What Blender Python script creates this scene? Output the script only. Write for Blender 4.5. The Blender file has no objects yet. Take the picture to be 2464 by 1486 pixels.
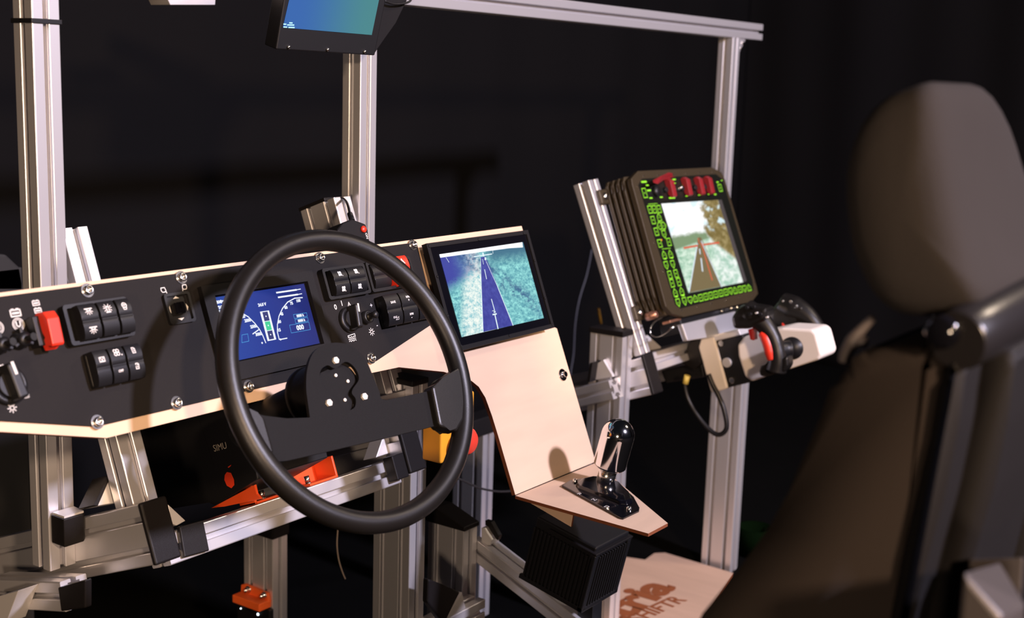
import bpy, bmesh, math, random
from mathutils import Matrix, Vector
random.seed(4)
PI = math.pi
V = Vector
sc = bpy.context.scene
COL = sc.collection

# ------------------------------------------------------------------ camera
IW, IH = 2464.0, 1486.0
FPX = 3105.3
CZ = 1.17
def _n(v):
    return v.normalized()
D1 = _n(V((3470 - 1232, 260 - 743, FPX)))          # world X seen from the lens (x right, y down, z forward)
D3 = _n(V((680 - 1232, 18150 - 743, FPX)))         # world down
D2 = D1.cross(D3)                                  # world Y (away from the driver)
ROT = Matrix(((D1.x, D1.y, D1.z), (D2.x, D2.y, D2.z), (-D3.x, -D3.y, -D3.z)))
CAM = V((0, 0, CZ))
cd = bpy.data.cameras.new('camera')
cam = bpy.data.objects.new('camera', cd)
COL.objects.link(cam)
right, down, fwd = ROT @ V((1, 0, 0)), ROT @ V((0, 1, 0)), ROT @ V((0, 0, 1))
mw = Matrix.Identity(4)
for i in range(3):
    mw[i][0] = right[i]; mw[i][1] = -down[i]; mw[i][2] = -fwd[i]; mw[i][3] = CAM[i]
cam.matrix_world = mw
cd.sensor_width = 36.0
cd.lens = FPX / IW * 36.0
cd.clip_start = 0.05
cd.clip_end = 60
cd.dof.use_dof = True
cd.dof.focus_distance = 1.85
cd.dof.aperture_fstop = 4.8
sc.camera = cam

# ------------------------------------------------------------------ colour management, world, lights
sc.view_settings.view_transform = 'Standard'
sc.view_settings.look = 'None'
sc.view_settings.gamma = 1
sc.view_settings.exposure = 0
sc.view_settings.use_curve_mapping = False
wd = bpy.data.worlds.new('world')
sc.world = wd
wd.use_nodes = True
wd.node_tree.nodes['Background'].inputs[0].default_value = (0.75, 0.8, 1.0, 1)
wd.node_tree.nodes['Background'].inputs[1].default_value = 0.008

def area_light(name, loc, target, size, power, color):
    l = bpy.data.lights.new(name, 'AREA')
    l.shape = 'DISK'
    l.size = size
    l.energy = power
    l.color = color
    o = bpy.data.objects.new(name, l)
    COL.objects.link(o)
    o.location = loc
    o.rotation_euler = (V(target) - V(loc)).to_track_quat('-Z', 'Y').to_euler()
    return o
area_light('key_lamp', (1.78, -2.45, 2.80), (1.5, 1.3, 0.8), 0.28, 272, (0.87, 0.80, 1.0))
area_light('warm_lamp', (-0.25, -1.7, 1.9), (1.7, 1.3, 0.7), 0.22, 100, (1.0, 0.68, 0.44))
area_light('side_lamp', (-1.7, -0.75, 0.95), (1.5, 1.3, 0.4), 0.3, 40, (1.0, 0.72, 0.50))
area_light('top_lamp', (3.6, -0.6, 2.9), (2.1, 1.2, 0.6), 0.4, 22, (1.0, 0.80, 0.62))

# ------------------------------------------------------------------ helpers
def ray(px, py):
    return ROT @ V(((px - 1232) / FPX, (py - 743) / FPX, 1.0))
def hit(px, py, p, n):
    r = ray(px, py)
    return CAM + r * ((V(p) - CAM).dot(n) / r.dot(n))

class Frame:
    def __init__(s, o, x, y, z):
        s.o, s.x, s.y, s.z = V(o), V(x).normalized(), V(y).normalized(), V(z).normalized()
        s.M = Matrix.Identity(4)
        for i in range(3):
            s.M[i][0], s.M[i][1], s.M[i][2], s.M[i][3] = s.x[i], s.y[i], s.z[i], s.o[i]
        s.I = s.M.inverted()
    def px(s, px, py, h=0.0):
        q = hit(px, py, s.o + s.z * h, s.z) - s.o
        return (q.dot(s.x), q.dot(s.y))
    def w(s, x, y, z):
        return s.M @ V((x, y, z))
A0 = math.radians(21)
ca, sa = math.cos(A0), math.sin(A0)
WORLD = Frame((0, 0, 0), (1, 0, 0), (0, 1, 0), (0, 0, 1))
T = Frame((0, 1.20, CZ - 0.414), (1, 0, 0), (0, sa, ca), (0, -ca, sa))      # dashboard plane: x right, y up, z to the driver
def planeX(X):            # a plane facing -X : local x = world Y, local y = world Z, local z = -X
    return Frame((X, 0, 0), (0, -1, 0), (0, 0, 1), (-1, 0, 0))

def wb(px, py, X):
    q = hit(px, py, (X, 0, 0), V((1, 0, 0)))
    return (q.y, q.z)
def wy(px, py, Y):
    return hit(px, py, (0, Y, 0), V((0, 1, 0)))
def wz(px, py, Z):
    return hit(px, py, (0, 0, Z), V((0, 0, 1)))

class MB:
    """collects shapes; local coordinates go through frame F"""
    def __init__(s, F=WORLD):
        s.bm = bmesh.new(); s.F = F; s.mi = 0
    def _add(s, t, M=None, smooth=False):
        for f in t.faces:
            if s.mi: f.material_index = s.mi
            if smooth: f.smooth = True
        if M is not None: t.transform(M)
        t.transform(s.F.M)
        me = bpy.data.meshes.new('tmp')
        t.to_mesh(me); t.free()
        s.bm.from_mesh(me)
        bpy.data.meshes.remove(me)
        return s
    def box(s, x0, x1, y0, y1, z0, z1, bev=0.0, M=None, seg=2):
        t = bmesh.new()
        r = bmesh.ops.create_cube(t, size=1)
        for v in t.verts:
            v.co = V(((x0 + x1) / 2 + v.co.x * abs(x1 - x0), (y0 + y1) / 2 + v.co.y * abs(y1 - y0), (z0 + z1) / 2 + v.co.z * abs(z1 - z0)))
        if bev: bmesh.ops.bevel(t, geom=t.edges[:], offset=bev, segments=seg, profile=0.5, affect='EDGES')
        return s._add(t, M, False)
    def prism(s, poly, z0, z1, bev=0.0, M=None, ax='xy', smooth=False, seg=2, holes=(), side=None, taper=None):
        def mp(p, q, r):
            return V((p, q, r)) if ax == 'xy' else (V((r, p, q)) if ax == 'yz' else V((p, r, q)))
        t = bmesh.new()
        def ring(pl, z, tp=None):
            if tp:
                cx = sum(p[0] for p in pl) / len(pl); cy = sum(p[1] for p in pl) / len(pl)
                pl = [(cx + (p[0] - cx) * tp, cy + (p[1] - cy) * tp) for p in pl]
            return [t.verts.new(mp(p[0], p[1], z)) for p in pl]
        if not holes:
            b = ring(poly, z0); c = ring(poly, z1, taper)
            t.faces.new(b[::-1]); t.faces.new(c)
            n = len(b); sd = []
            for i in range(n):
                f = t.faces.new((b[i], b[(i + 1) % n], c[(i + 1) % n], c[i])); sd.append(f)
                if smooth: f.smooth = True
                if side is not None: f.material_index = side
            if bev: bmesh.ops.bevel(t, geom=t.edges[:], offset=bev, segments=seg, profile=0.5, affect='EDGES')
        else:
            for z in (z0, z1):
                E = []
                for pl in [poly] + list(holes):
                    vs = ring(pl, z)
                    E += [t.edges.new((vs[i], vs[(i + 1) % len(vs)])) for i in range(len(vs))]
                bmesh.ops.triangle_fill(t, edges=E, use_beauty=True)
            t.verts.ensure_lookup_table()
            k = 0; tot = sum(len(p) for p in [poly] + list(holes))
            for pl in [poly] + list(holes):
                m = len(pl)
                for i in range(m):
                    j = (i + 1) % m
                    try: t.faces.new((t.verts[k + i], t.verts[k + j], t.verts[tot + k + j], t.verts[tot + k + i]))
                    except Exception: pass
                k += m
        bmesh.ops.recalc_face_normals(t, faces=t.faces[:])
        return s._add(t, M, False)
    def cyl(s, c, r, z0, z1, seg=24, r2=None, M=None, bev=0.0, rot=0):
        t = bmesh.new()
        r2 = r if r2 is None else r2
        b = [t.verts.new((c[0] + r * math.cos(2 * PI * i / seg + rot), c[1] + r * math.sin(2 * PI * i / seg + rot), z0)) for i in range(seg)]
        d = [t.verts.new((c[0] + r2 * math.cos(2 * PI * i / seg + rot), c[1] + r2 * math.sin(2 * PI * i / seg + rot), z1)) for i in range(seg)]
        t.faces.new(b[::-1]); tp = t.faces.new(d)
        for i in range(seg):
            f = t.faces.new((b[i], b[(i + 1) % seg], d[(i + 1) % seg], d[i]))
            f.smooth = seg > 8
        if bev: bmesh.ops.bevel(t, geom=[e for e in tp.edges], offset=bev, segments=3, profile=0.5, affect='EDGES')
        return s._add(t, M)
    def lathe(s, prof, seg=32, M=None):
        t = bmesh.new(); rings = []
        for r, z in prof:
            if r < 1e-6: rings.append([t.verts.new((0, 0, z))])
            else: rings.append([t.verts.new((r * math.cos(2 * PI * i / seg), r * math.sin(2 * PI * i / seg), z)) for i in range(seg)])
        for a, b in zip(rings, rings[1:]):
            for i in range(seg):
                j = (i + 1) % seg
                if len(a) == 1 and len(b) == 1: continue
                if len(a) == 1: f = t.faces.new((a[0], b[i], b[j]))
                elif len(b) == 1: f = t.faces.new((a[i], a[j], b[0]))
                else: f = t.faces.new((a[i], a[j], b[j], b[i]))
                f.smooth = True
        bmesh.ops.recalc_face_normals(t, faces=t.faces[:])
        return s._add(t, M)
    def tube(s, pts, r, seg=10, M=None, closed=False, rx=None):
        """r: number or list; smooth swept tube through points (Catmull-Rom resampled)"""
        pts = [V(p) for p in pts]
        n = len(pts)
        rr = r if isinstance(r, (list, tuple)) else [r] * n
        P = []; R = []
        if n > 2:
            rng = range(n) if closed else range(n - 1)
            for i in rng:
                if closed: p0, p1, p2, p3 = pts[(i - 1) % n], pts[i], pts[(i + 1) % n], pts[(i + 2) % n]
                else: p0, p1, p2, p3 = pts[max(i - 1, 0)], pts[i], pts[i + 1], pts[min(i + 2, n - 1)]
                for k in range(5):
                    u = k / 5
                    P.append(0.5 * ((2 * p1) + (p2 - p0) * u + (2 * p0 - 5 * p1 + 4 * p2 - p3) * u * u + (3 * p1 - p0 - 3 * p2 + p3) * u ** 3))
                    R.append(rr[i] * (1 - u) + rr[(i + 1) % n] * u)
            if not closed: P.append(pts[-1]); R.append(rr[-1])
        else: P, R = pts, rr
        t = bmesh.new(); rings = []
        up = None; m = len(P)
        for i in range(m):
            d = (P[(i + 1) % m] - P[i - 1]) if closed else (P[min(i + 1, m - 1)] - P[max(i - 1, 0)])
            d.normalize()
            if up is None:
                up = d.orthogonal().normalized()
            up = (up - d * up.dot(d)).normalized()
            sd = d.cross(up)
            rings.append([t.verts.new(P[i] + (up * math.cos(2 * PI * k / seg) + sd * math.sin(2 * PI * k / seg)) * R[i]) for k in range(seg)])
        for i in range(m if closed else m - 1):
            a, b = rings[i], rings[(i + 1) % m]
            for k in range(seg):
                f = t.faces.new((a[k], a[(k + 1) % seg], b[(k + 1) % seg], b[k])); f.smooth = True
        if not closed:
            t.faces.new(rings[0][::-1]); t.faces.new(rings[-1])
        bmesh.ops.recalc_face_normals(t, faces=t.faces[:])
        return s._add(t, M)
    def torus(s, R, r, M=None, n=96, m=20):
        t = bmesh.new()
        g = [[t.verts.new(((R + r * math.cos(2 * PI * j / m)) * math.cos(2 * PI * i / n), (R + r * math.cos(2 * PI * j / m)) * math.sin(2 * PI * i / n), r * math.sin(2 * PI * j / m))) for j in range(m)] for i in range(n)]
        for i in range(n):
            for j in range(m):
                f = t.faces.new((g[i][j], g[(i + 1) % n][j], g[(i + 1) % n][(j + 1) % m], g[i][(j + 1) % m])); f.smooth = True
        return s._add(t, M)
    def flat(s, poly, z=0.0, M=None, fn=None):
        t = bmesh.new()
        vs = [t.verts.new((p[0], p[1], z)) for p in poly]
        f = t.faces.new(vs)
        if len(vs) > 4: bmesh.ops.triangulate(t, faces=[f])
        bmesh.ops.recalc_face_normals(t, faces=t.faces[:])
        for f in t.faces:
            if f.normal.z < 0: f.normal_flip()
        if fn:
            for v in t.verts: v.co = fn(v.co)
        return s._add(t, M)
    def stroke(s, pts, w, z=0.0, closed=False, M=None, fn=None):
        """flat ribbon along 2D polyline"""
        pts = [V((p[0], p[1])) for p in pts]
        n = len(pts)
        rng = range(n) if closed else range(n - 1)
        t = bmesh.new()
        for i in rng:
            a, b = pts[i], pts[(i + 1) % n]
            d = (b - a)
            if d.length < 1e-9: continue
            d.normalize(); q = V((-d.y, d.x)) * w / 2; e = d * w * 0.4
            vs = [t.verts.new((p.x, p.y, z)) for p in (a - e - q, b + e - q, b + e + q, a - e + q)]
            t.faces.new(vs)
        if fn:
            for v in t.verts: v.co = fn(v.co)
        return s._add(t, M)
    def ringflat(s, c, r, w, z=0.0, a0=0, a1=2 * PI, n=24, M=None, fn=None):
        return s.stroke([(c[0] + r * math.cos(a0 + (a1 - a0) * i / n), c[1] + r * math.sin(a0 + (a1 - a0) * i / n)) for i in range(n + 1)], w, z, False, M, fn)
    def disc(s, c, r, z=0.0, n=16, M=None, fn=None):
        return s.flat([(c[0] + r * math.cos(2 * PI * i / n), c[1] + r * math.sin(2 * PI * i / n)) for i in range(n)], z, M, fn)
    def text(s, txt, x, y, size, z=0.0, M=None, fn=None, sx=1.0, align='CENTER', thick=0.0):
        cu = bpy.data.curves.new('txt', 'FONT')
        cu.body = txt; cu.size = size; cu.align_x = align; cu.align_y = 'CENTER'
        cu.resolution_u = 3
        if thick: cu.offset = thick
        ob = bpy.data.objects.new('txt', cu)
        me = bpy.data.meshes.new_from_object(ob)
        t = bmesh.new(); t.from_mesh(me)
        bpy.data.objects.remove(ob); bpy.data.curves.remove(cu); bpy.data.meshes.remove(me)
        for v in t.verts:
            v.co = V((x + v.co.x * sx, y + v.co.y, z))
            if fn: v.co = fn(v.co)
        return s._add(t, M)
    def hexa(s, bot, top, bev=0.0, smooth=False):
        t = bmesh.new()
        b = [t.verts.new(V(p)) for p in bot]; c = [t.verts.new(V(p)) for p in top]
        t.faces.new(b[::-1]); t.faces.new(c); n = len(b)
        for i in range(n): t.faces.new((b[i], b[(i + 1) % n], c[(i + 1) % n], c[i]))
        bmesh.ops.recalc_face_normals(t, faces=t.faces[:])
        if bev: bmesh.ops.bevel(t, geom=t.edges[:], offset=bev, segments=3, profile=0.5, affect='EDGES')
        return s._add(t)

def LM(loc=(0, 0, 0), rx=0, ry=0, rz=0):
    return Matrix.Translation(V(loc)) @ Matrix.Rotation(rz, 4, 'Z') @ Matrix.Rotation(ry, 4, 'Y') @ Matrix.Rotation(rx, 4, 'X')
def axisM(p, d, up=(0, 0, 1)):
    """local Z along d, at p"""
    d = V(d).normalized(); u = V(up)
    if abs(d.dot(u)) > 0.98: u = V((0, 1, 0))
    x = u.cross(d).normalized(); y = d.cross(x)
    M = Matrix.Identity(4)
    for i in range(3): M[i][0], M[i][1], M[i][2], M[i][3] = x[i], y[i], d[i], p[i]
    return M

def thing(name, label, cat, loc=(0, 0, 0), group=None):
    o = bpy.data.objects.new(name, None)
    COL.objects.link(o)
    o.location = loc
    o.empty_display_size = 0.05
    o['label'] = label; o['category'] = cat
    if group: o['group'] = group
    return o
def _root(o):
    p = V((0, 0, 0))
    while o is not None:
        p += o.location; o = o.parent
    return p
def part(name, mb, mat, parent, label=None, bevel=0.0, shade=False):
    me = bpy.data.meshes.new(name)
    p = _root(parent)
    mb.bm.transform(Matrix.Translation(-p))
    mb.bm.to_mesh(me); mb.bm.free()
    o = bpy.data.objects.new(name, me)
    COL.objects.link(o)
    o.parent = parent
    for m in (mat if isinstance(mat, (list, tuple)) else [mat]): me.materials.append(m)
    if label: o['label'] = label
    return o
def single(name, mb, mat, label, cat, group=None, loc=None):
    me = bpy.data.meshes.new(name)
    if loc is not None: mb.bm.transform(Matrix.Translation(-V(loc)))
    mb.bm.to_mesh(me); mb.bm.free()
    o = bpy.data.objects.new(name, me)
    COL.objects.link(o)
    if loc is not None: o.location = loc
    for m in (mat if isinstance(mat, (list, tuple)) else [mat]): me.materials.append(m)
    o['label'] = label; o['category'] = cat
    if group: o['group'] = group
    return o
def struct(name, mb, mat):
    o = single(name, mb, mat, '', '')
    del o['label']; del o['category']
    o['kind'] = 'structure'
    return o

# ------------------------------------------------------------------ materials
def mat(name, col, rough=0.5, metal=0.0, bump=0.0, bscale=200.0, var=0.0, vscale=20.0, emit=0.0, spec=0.5, coat=0.0, stretch=None, sheen=0.0):
    m = bpy.data.materials.new(name)
    m.use_nodes = True
    nt = m.node_tree; b = nt.nodes['Principled BSDF']
    b.inputs['Base Color'].default_value = (*col, 1)
    b.inputs['Roughness'].default_value = rough
    b.inputs['Metallic'].default_value = metal
    b.inputs['Specular IOR Level'].default_value = spec
    if coat: b.inputs['Coat Weight'].default_value = coat; b.inputs['Coat Roughness'].default_value = 0.08
    if sheen: b.inputs['Sheen Weight'].default_value = sheen
    tc = nt.nodes.new('ShaderNodeTexCoord')
    src = tc.outputs['Object']
    if stretch:
        mp = nt.nodes.new('ShaderNodeMapping'); mp.inputs['Scale'].default_value = stretch
        nt.links.new(src, mp.inputs[0]); src = mp.outputs[0]
    if var:
        n = nt.nodes.new('ShaderNodeTexNoise'); n.inputs['Scale'].default_value = vscale; n.inputs['Detail'].default_value = 4
        nt.links.new(src, n.inputs['Vector'])
        mr = nt.nodes.new('ShaderNodeMapRange'); mr.inputs[3].default_value = 1 - var; mr.inputs[4].default_value = 1 + var
        nt.links.new(n.outputs[0], mr.inputs[0])
        mx = nt.nodes.new('ShaderNodeMix'); mx.data_type = 'RGBA'; mx.blend_type = 'MULTIPLY'; mx.inputs[0].default_value = 1
        mx.inputs[6].default_value = (*col, 1)
        nt.links.new(mr.outputs[0], mx.inputs[7]); nt.links.new(mx.outputs[2], b.inputs['Base Color'])
    if bump:
        n = nt.nodes.new('ShaderNodeTexNoise'); n.inputs['Scale'].default_value = bscale; n.inputs['Detail'].default_value = 2
        nt.links.new(src, n.inputs['Vector'])
        bp = nt.nodes.new('ShaderNodeBump'); bp.inputs['Strength'].default_value = bump; bp.inputs['Distance'].default_value = 0.001
        nt.links.new(n.outputs[0], bp.inputs['Height']); nt.links.new(bp.outputs[0], b.inputs['Normal'])
    if emit:
        b.inputs['Emission Color'].default_value = (*col, 1); b.inputs['Emission Strength'].default_value = emit
    return m
def emis(name, col, s=1.0):
    m = mat(name, (0.01, 0.01, 0.01), 0.3)
    b = m.node_tree.nodes['Principled BSDF']
    b.inputs['Emission Color'].default_value = (*col, 1); b.inputs['Emission Strength'].default_value = s
    return m
ALU = mat('anodised_aluminium', (0.78, 0.77, 0.80), 0.34, 0.70, bump=0.03, bscale=900, var=0.03, vscale=8)
ALUB = mat('bare_aluminium', (0.78, 0.76, 0.76), 0.45, 0.5, bump=0.05, bscale=300)
CAP = mat('black_plastic_cap', (0.010, 0.0088, 0.0092), 0.42, spec=0.2, bump=0.25, bscale=1500)
PANEL = mat('textured_black_panel', (0.0145, 0.0130, 0.0130), 0.65, spec=0.12, bump=0.35, bscale=1400, var=0.08, vscale=500)
BLK = mat('satin_black_plastic', (0.0085, 0.0082, 0.0092), 0.42, spec=.4, bump=0.06, bscale=900)
MATBLK = mat('matt_black_plastic', (0.0075, 0.0068, 0.0074), 0.6, spec=0.2, bump=0.15, bscale=900)
DEEP = mat('deep_black_plastic', (0.004, 0.004, 0.005), 0.5)
GLOSS = mat('gloss_black_glass', (0.004, 0.004, 0.006), 0.08)
RUBBER = mat('steering_rubber', (0.0085, 0.0075, 0.0070), 0.36, spec=0.38, bump=0.14, bscale=1300, var=0.12, vscale=12)
SPOKE = mat('powder_coated_steel', (0.0075, 0.0070, 0.0073), 0.55, spec=0.1, bump=0.3, bscale=1600, var=0.06, vscale=300)
WOOD = mat('birch_plywood', (0.70, 0.495, 0.345), 0.6, spec=0.3, var=0.10, vscale=6, bump=0.05, bscale=300, stretch=(1, 6, 6))
WOODE = mat('laser_cut_edge', (0.22, 0.06, 0.018), 0.7, var=0.2, vscale=80)
PLYF = mat('floor_plywood', (0.56, 0.38, 0.27), 0.6, var=0.16, vscale=5, stretch=(5, 1, 1))
BURN = mat('burnt_lettering', (0.26, 0.075, 0.022), 0.7, var=0.2, vscale=60)
CHROME = mat('polished_chrome', (0.80, 0.80, 0.82), 0.10, 1.0)
STEEL = mat('zinc_steel', (0.75, 0.73, 0.70), 0.22, 1.0)
WHITEM = mat('white_print', (0.75, 0.72, 0.68), 0.6)
WHITEP = mat('white_plastic', (0.90, 0.82, 0.74), 0.42, bump=0.04, bscale=300)
RED = mat('red_switch_plastic', (0.75, 0.035, 0.015), 0.38)
REDM = mat('red_mushroom_button', (0.80, 0.05, 0.025), 0.45)
REDD = mat('dark_red_flip_cover', (0.24, 0.012, 0.016), 0.45, bump=0.1)
YEL = mat('yellow_switch_box', (0.85, 0.36, 0.02), 0.5)
ORG = mat('orange_powder_coat', (0.72, 0.075, 0.012), 0.42, bump=0.1, bscale=600)
ORG3 = mat('orange_printed_plastic', (0.88, 0.13, 0.02), 0.55, bump=0.2, bscale=500)
OLIVE = mat('olive_drab_metal', (0.052, 0.038, 0.020), 0.42, 0.25, bump=0.15, bscale=800, var=0.08, vscale=20)
FABRIC = mat('dark_seat_fabric', (0.022, 0.0175, 0.0155), 0.95, bump=0.5, bscale=700, var=0.12, vscale=9, spec=0.1)
FABRICH = mat('grey_seat_fabric', (0.026, 0.023, 0.022), 0.95, bump=0.5, bscale=700, var=0.1, vscale=9, spec=0.1)
SHELL = mat('seat_shell_plastic', (0.0075, 0.0068, 0.0072), 0.65, spec=0.15, bump=0.3, bscale=700)
CURT = mat('black_molton', (0.0070, 0.0067, 0.0073), 0.95, bump=0.4, bscale=300, spec=0.05)
FLOORM = mat('black_floor', (0.0022, 0.0022, 0.0022), 1.0, spec=0.05, var=0.2, vscale=6)
DGREY = mat('dark_grey_panel', (0.018, 0.0175, 0.018), 0.7)
CREAM = mat('cream_connector', (0.80, 0.62, 0.14), 0.5)
COPPER = mat('copper_lug', (0.55, 0.28, 0.18), 0.35, 0.8)
LGREEN = emis('lit_key_green', (0.40, 1.0, 0.035), 1.15)
GREENBOX = mat('dark_green_crate', (0.002, 0.0055, 0.0018), 1.0, spec=0.0)

# ------------------------------------------------------------------ aluminium T-slot extrusion
def t_section(nx, ny, P=0.04):
    """outline of an extrusion nx*ny modules, centred"""
    W, H = nx * P / 2, ny * P / 2
    m = lambda v: v * 0.001
    def side(n, L):
        out = []
        for k in range(n):
            c = -L + P * (k + 0.5)
            for x, d in ((-5.0, 0), (-4.1, 0.9), (-4.1, 4.5), (-9, 4.5), (-9, 7.0), (-5.0, 11.5), (5.0, 11.5), (9, 7.0), (9, 4.5), (4.1, 4.5), (4.1, 0.9), (5.0, 0)):
                out.append((c + m(x), m(d)))
        return out
    r = 0.0018
    pts = []
    def corner(cx, cy, a0):
        for k in range(4):
            a = a0 + PI / 2 * k / 3
            pts.append((cx + r * math.cos(a), cy + r * math.sin(a)))
    corner(-W + r, -H + r, PI)
    pts += [(x, -H + d) for x, d in side(nx, W)]
    corner(W - r, -H + r, -PI / 2)
    pts += [(W - d, y) for y, d in side(ny, H)]
    corner(W - r, H - r, 0)
    pts += [(-x, H - d) for x, d in side(nx, W)]
    corner(-W + r, H - r, PI / 2)
    pts += [(-W + d, -y) for y, d in side(ny, H)]
    return pts
def extrusion(name, parent, p0, p1, xdir, nx, ny, material=None, label=None):
    p0, p1 = V(p0), V(p1)
    z = (p1 - p0); L = z.length; z.normalize()
    x = V(xdir); x = (x - z * x.dot(z)).normalized(); y = z.cross(x)
    F = Frame(p0, x, y, z)
    mb = MB(F)
    mb.prism(t_section(nx, ny), 0, L)
    return part(name, mb, material or ALU, parent, label)
def post(name, parent, X0, Y0, z0, z1, nx=1, ny=1, label=None):
    """vertical post whose near corner (min X, min Y) is X0, Y0"""
    return extrusion(name, parent, (X0 + nx * 0.02, Y0 + ny * 0.02, z0), (X0 + nx * 0.02, Y0 + ny * 0.02, z1), (1, 0, 0), nx, ny, label=label)
def boltm(mb, c, z, r=0.0062, washer=True, h=0.006, F=None):
    """socket-head bolt standing out of local z"""
    if washer: mb.cyl(c, r * 1.45, z, z + 0.0012, 24)
    t = [(r, z), (r, z + h * 0.8), (r * 0.86, z + h), (r * 0.55, z + h), (r * 0.5, z + h * 0.5), (0, z + h * 0.5)]
    mb.lathe(t, 20, Matrix.Translation((c[0], c[1], 0)))
    return mb

# ================================================================== THE SETTING
mb = MB(); mb.box(-3, 6, -4, 4.2, -0.05, 0.0)
struct('floor', mb, FLOORM)
mb = MB(); mb.box(-3, 6, 4.2, 4.3, -0.05, 3.2)
struct('wall_back', mb, FLOORM)
mb = MB(); mb.box(6.0, 6.1, -4, 4.3, -0.05, 3.2)
struct('wall_right', mb, FLOORM)

def curtain(name, p0, p1, z0, z1, folds, amp, label, seed, lean=0.0):
    rnd = random.Random(seed)
    p0, p1 = V(p0), V(p1)
    d = (p1 - p0); L = d.length; d.normalize(); nrm = V((-d.y, d.x, 0))
    nu, nv = 220, 26
    ph = [rnd.uniform(0, 6.28) for _ in range(6)]
    t = bmesh.new(); g = []
    for i in range(nu + 1):
        u = i / nu; col = []
        for j in range(nv + 1):
            w = j / nv
            s = u * folds * 2 * PI
            o = amp * (0.55 * math.sin(s + ph[0] + 0.9 * math.sin(2.2 * w + ph[3])) + 0.3 * math.sin(s * 2.3 + ph[1] + w * 1.4) + 0.25 * math.sin(s * 0.37 + ph[2] + w * 3))
            p = p0 + d * (L * u + lean * w * 0.1 * math.sin(s * .5)) + nrm * o
            col.append(t.verts.new((p.x, p.y, z0 + (z1 - z0) * w)))
        g.append(col)
    for i in range(nu):
        for j in range(nv):
            f = t.faces.new((g[i][j], g[i + 1][j], g[i + 1][j + 1], g[i][j + 1])); f.smooth = True
    mb = MB(); mb._add(t)
    o = single(name, mb, CURT, label, 'curtain', loc=(p0.x, p0.y, z0))
    sm = o.modifiers.new('thickness', 'SOLIDIFY'); sm.thickness = 0.004
    return o
curtain('curtain', (-0.6, 2.60, 0), (5.2, 2.46, 0), 0.0, 3.0, 7, 0.016, 'wide black fabric curtain hanging behind the whole aluminium frame', 3)
curtain('curtain', (5.2, 2.5, 0), (5.5, -2.0, 0), 0.0, 3.0, 6, 0.03, 'black fabric curtain at the far right behind the seat headrest', 15)

# ================================================================== OUTER FRAME
XL, YR = 0.98, 1.426
fr = thing('simulator_rig', 'tall silver slotted aluminium frame with three uprights and an overhead beam', 'frame', (XL, YR, 0))
botL = wy(122, 1374, YR).z
post('upright', fr, XL, YR, botL, 2.0, label='leftmost upright of the frame')
xm = wy(866, 350, YR).x
YM = YR

p3 = wy(1752, 300, YR)
zb = wy(1752, 89, YR).z
post('upright', fr, xm, YM, 0.72, zb, label='middle upright of the frame')
post('upright', fr, p3.x, YR, 0.74, zb, label='right upright of the frame')
# overhead beam along X; near lower edge follows the picture
b0 = wy(1000, -6, YR - 0.002); b1 = wy(1838, 45, YR - 0.002)
yb = YR - 0.0
zb2 = zb + 0.02
bx1 = wy(1836, 66, YR).x
extrusion('crossbeam', fr, (XL + 0.041, YR + 0.02, zb2), (bx1, YR + 0.02, zb2), (0, 1, 0), 1, 1, label='overhead crossbeam')
# small gusset under the right end of the beam
mb = MB(Frame((p3.x + 0.04, YR + 0.004, zb), (1, 0, 0), (0, 0, 1), (0, -1, 0)))
mb.prism([(0, 0), (0.036, 0), (0.036, -0.004), (0.005, -0.036), (0, -0.036)], 0, -0.030, bev=0.0008)
g = part('corner_bracket', mb, ALU, fr)
mb = MB(Frame((p3.x + 0.055, YR + 0.004, zb - 0.014), (1, 0, 0), (0, 0, 1), (0, -1, 0)))
mb.cyl((0.006, 0.003), 0.004, 0, 0.003, 16); mb.cyl((-0.005, -0.010), 0.003, 0, 0.003, 16)
part('bolt', mb, STEEL, g)
# overhead pieces at the top left of the picture
q0 = wy(395, -8, 1.75); q1 = wy(655, -2, 1.75)
mb = MB(); 
pl = [wy(x, y, 1.75) for x, y in ((395, -20), (410, 12), (518, 12), (520, -20))]
mb.prism([(p.x, p.z) for p in pl], 1.75, 1.80, bev=0.001, ax='xz')
part('corner_bracket', mb, ALUB, fr, 'short pale bracket at the top')
c0 = wy(525, -56, 1.78); c1 = wy(700, -34, 1.78)
extrusion('crossbeam', fr, (c0.x, 1.80, zb + 0.044), (xm - 0.001, 1.80, zb + 0.044), (0, 1, 0), 1, 1, label='rear overhead crossbeam')
extrusion('crossbeam', fr, (xm + 0.02, YM + 0.041, zb + 0.044), (xm + 0.02, 1.84, zb + 0.044), (1, 0, 0), 1, 1, label='front to back overhead tie beam')
# cable tie around left upright
zt = wy(88, 50, YR).z
mb = MB(); mb.box(XL - 0.002, XL + 0.042, YR - 0.002, YR + 0.042, zt - 0.003, zt + 0.003, 0.0008)
single('strap', mb, BLK, 'thin black strap wrapped around the top of the left upright', 'strap', loc=(XL, YR, zt))

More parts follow.
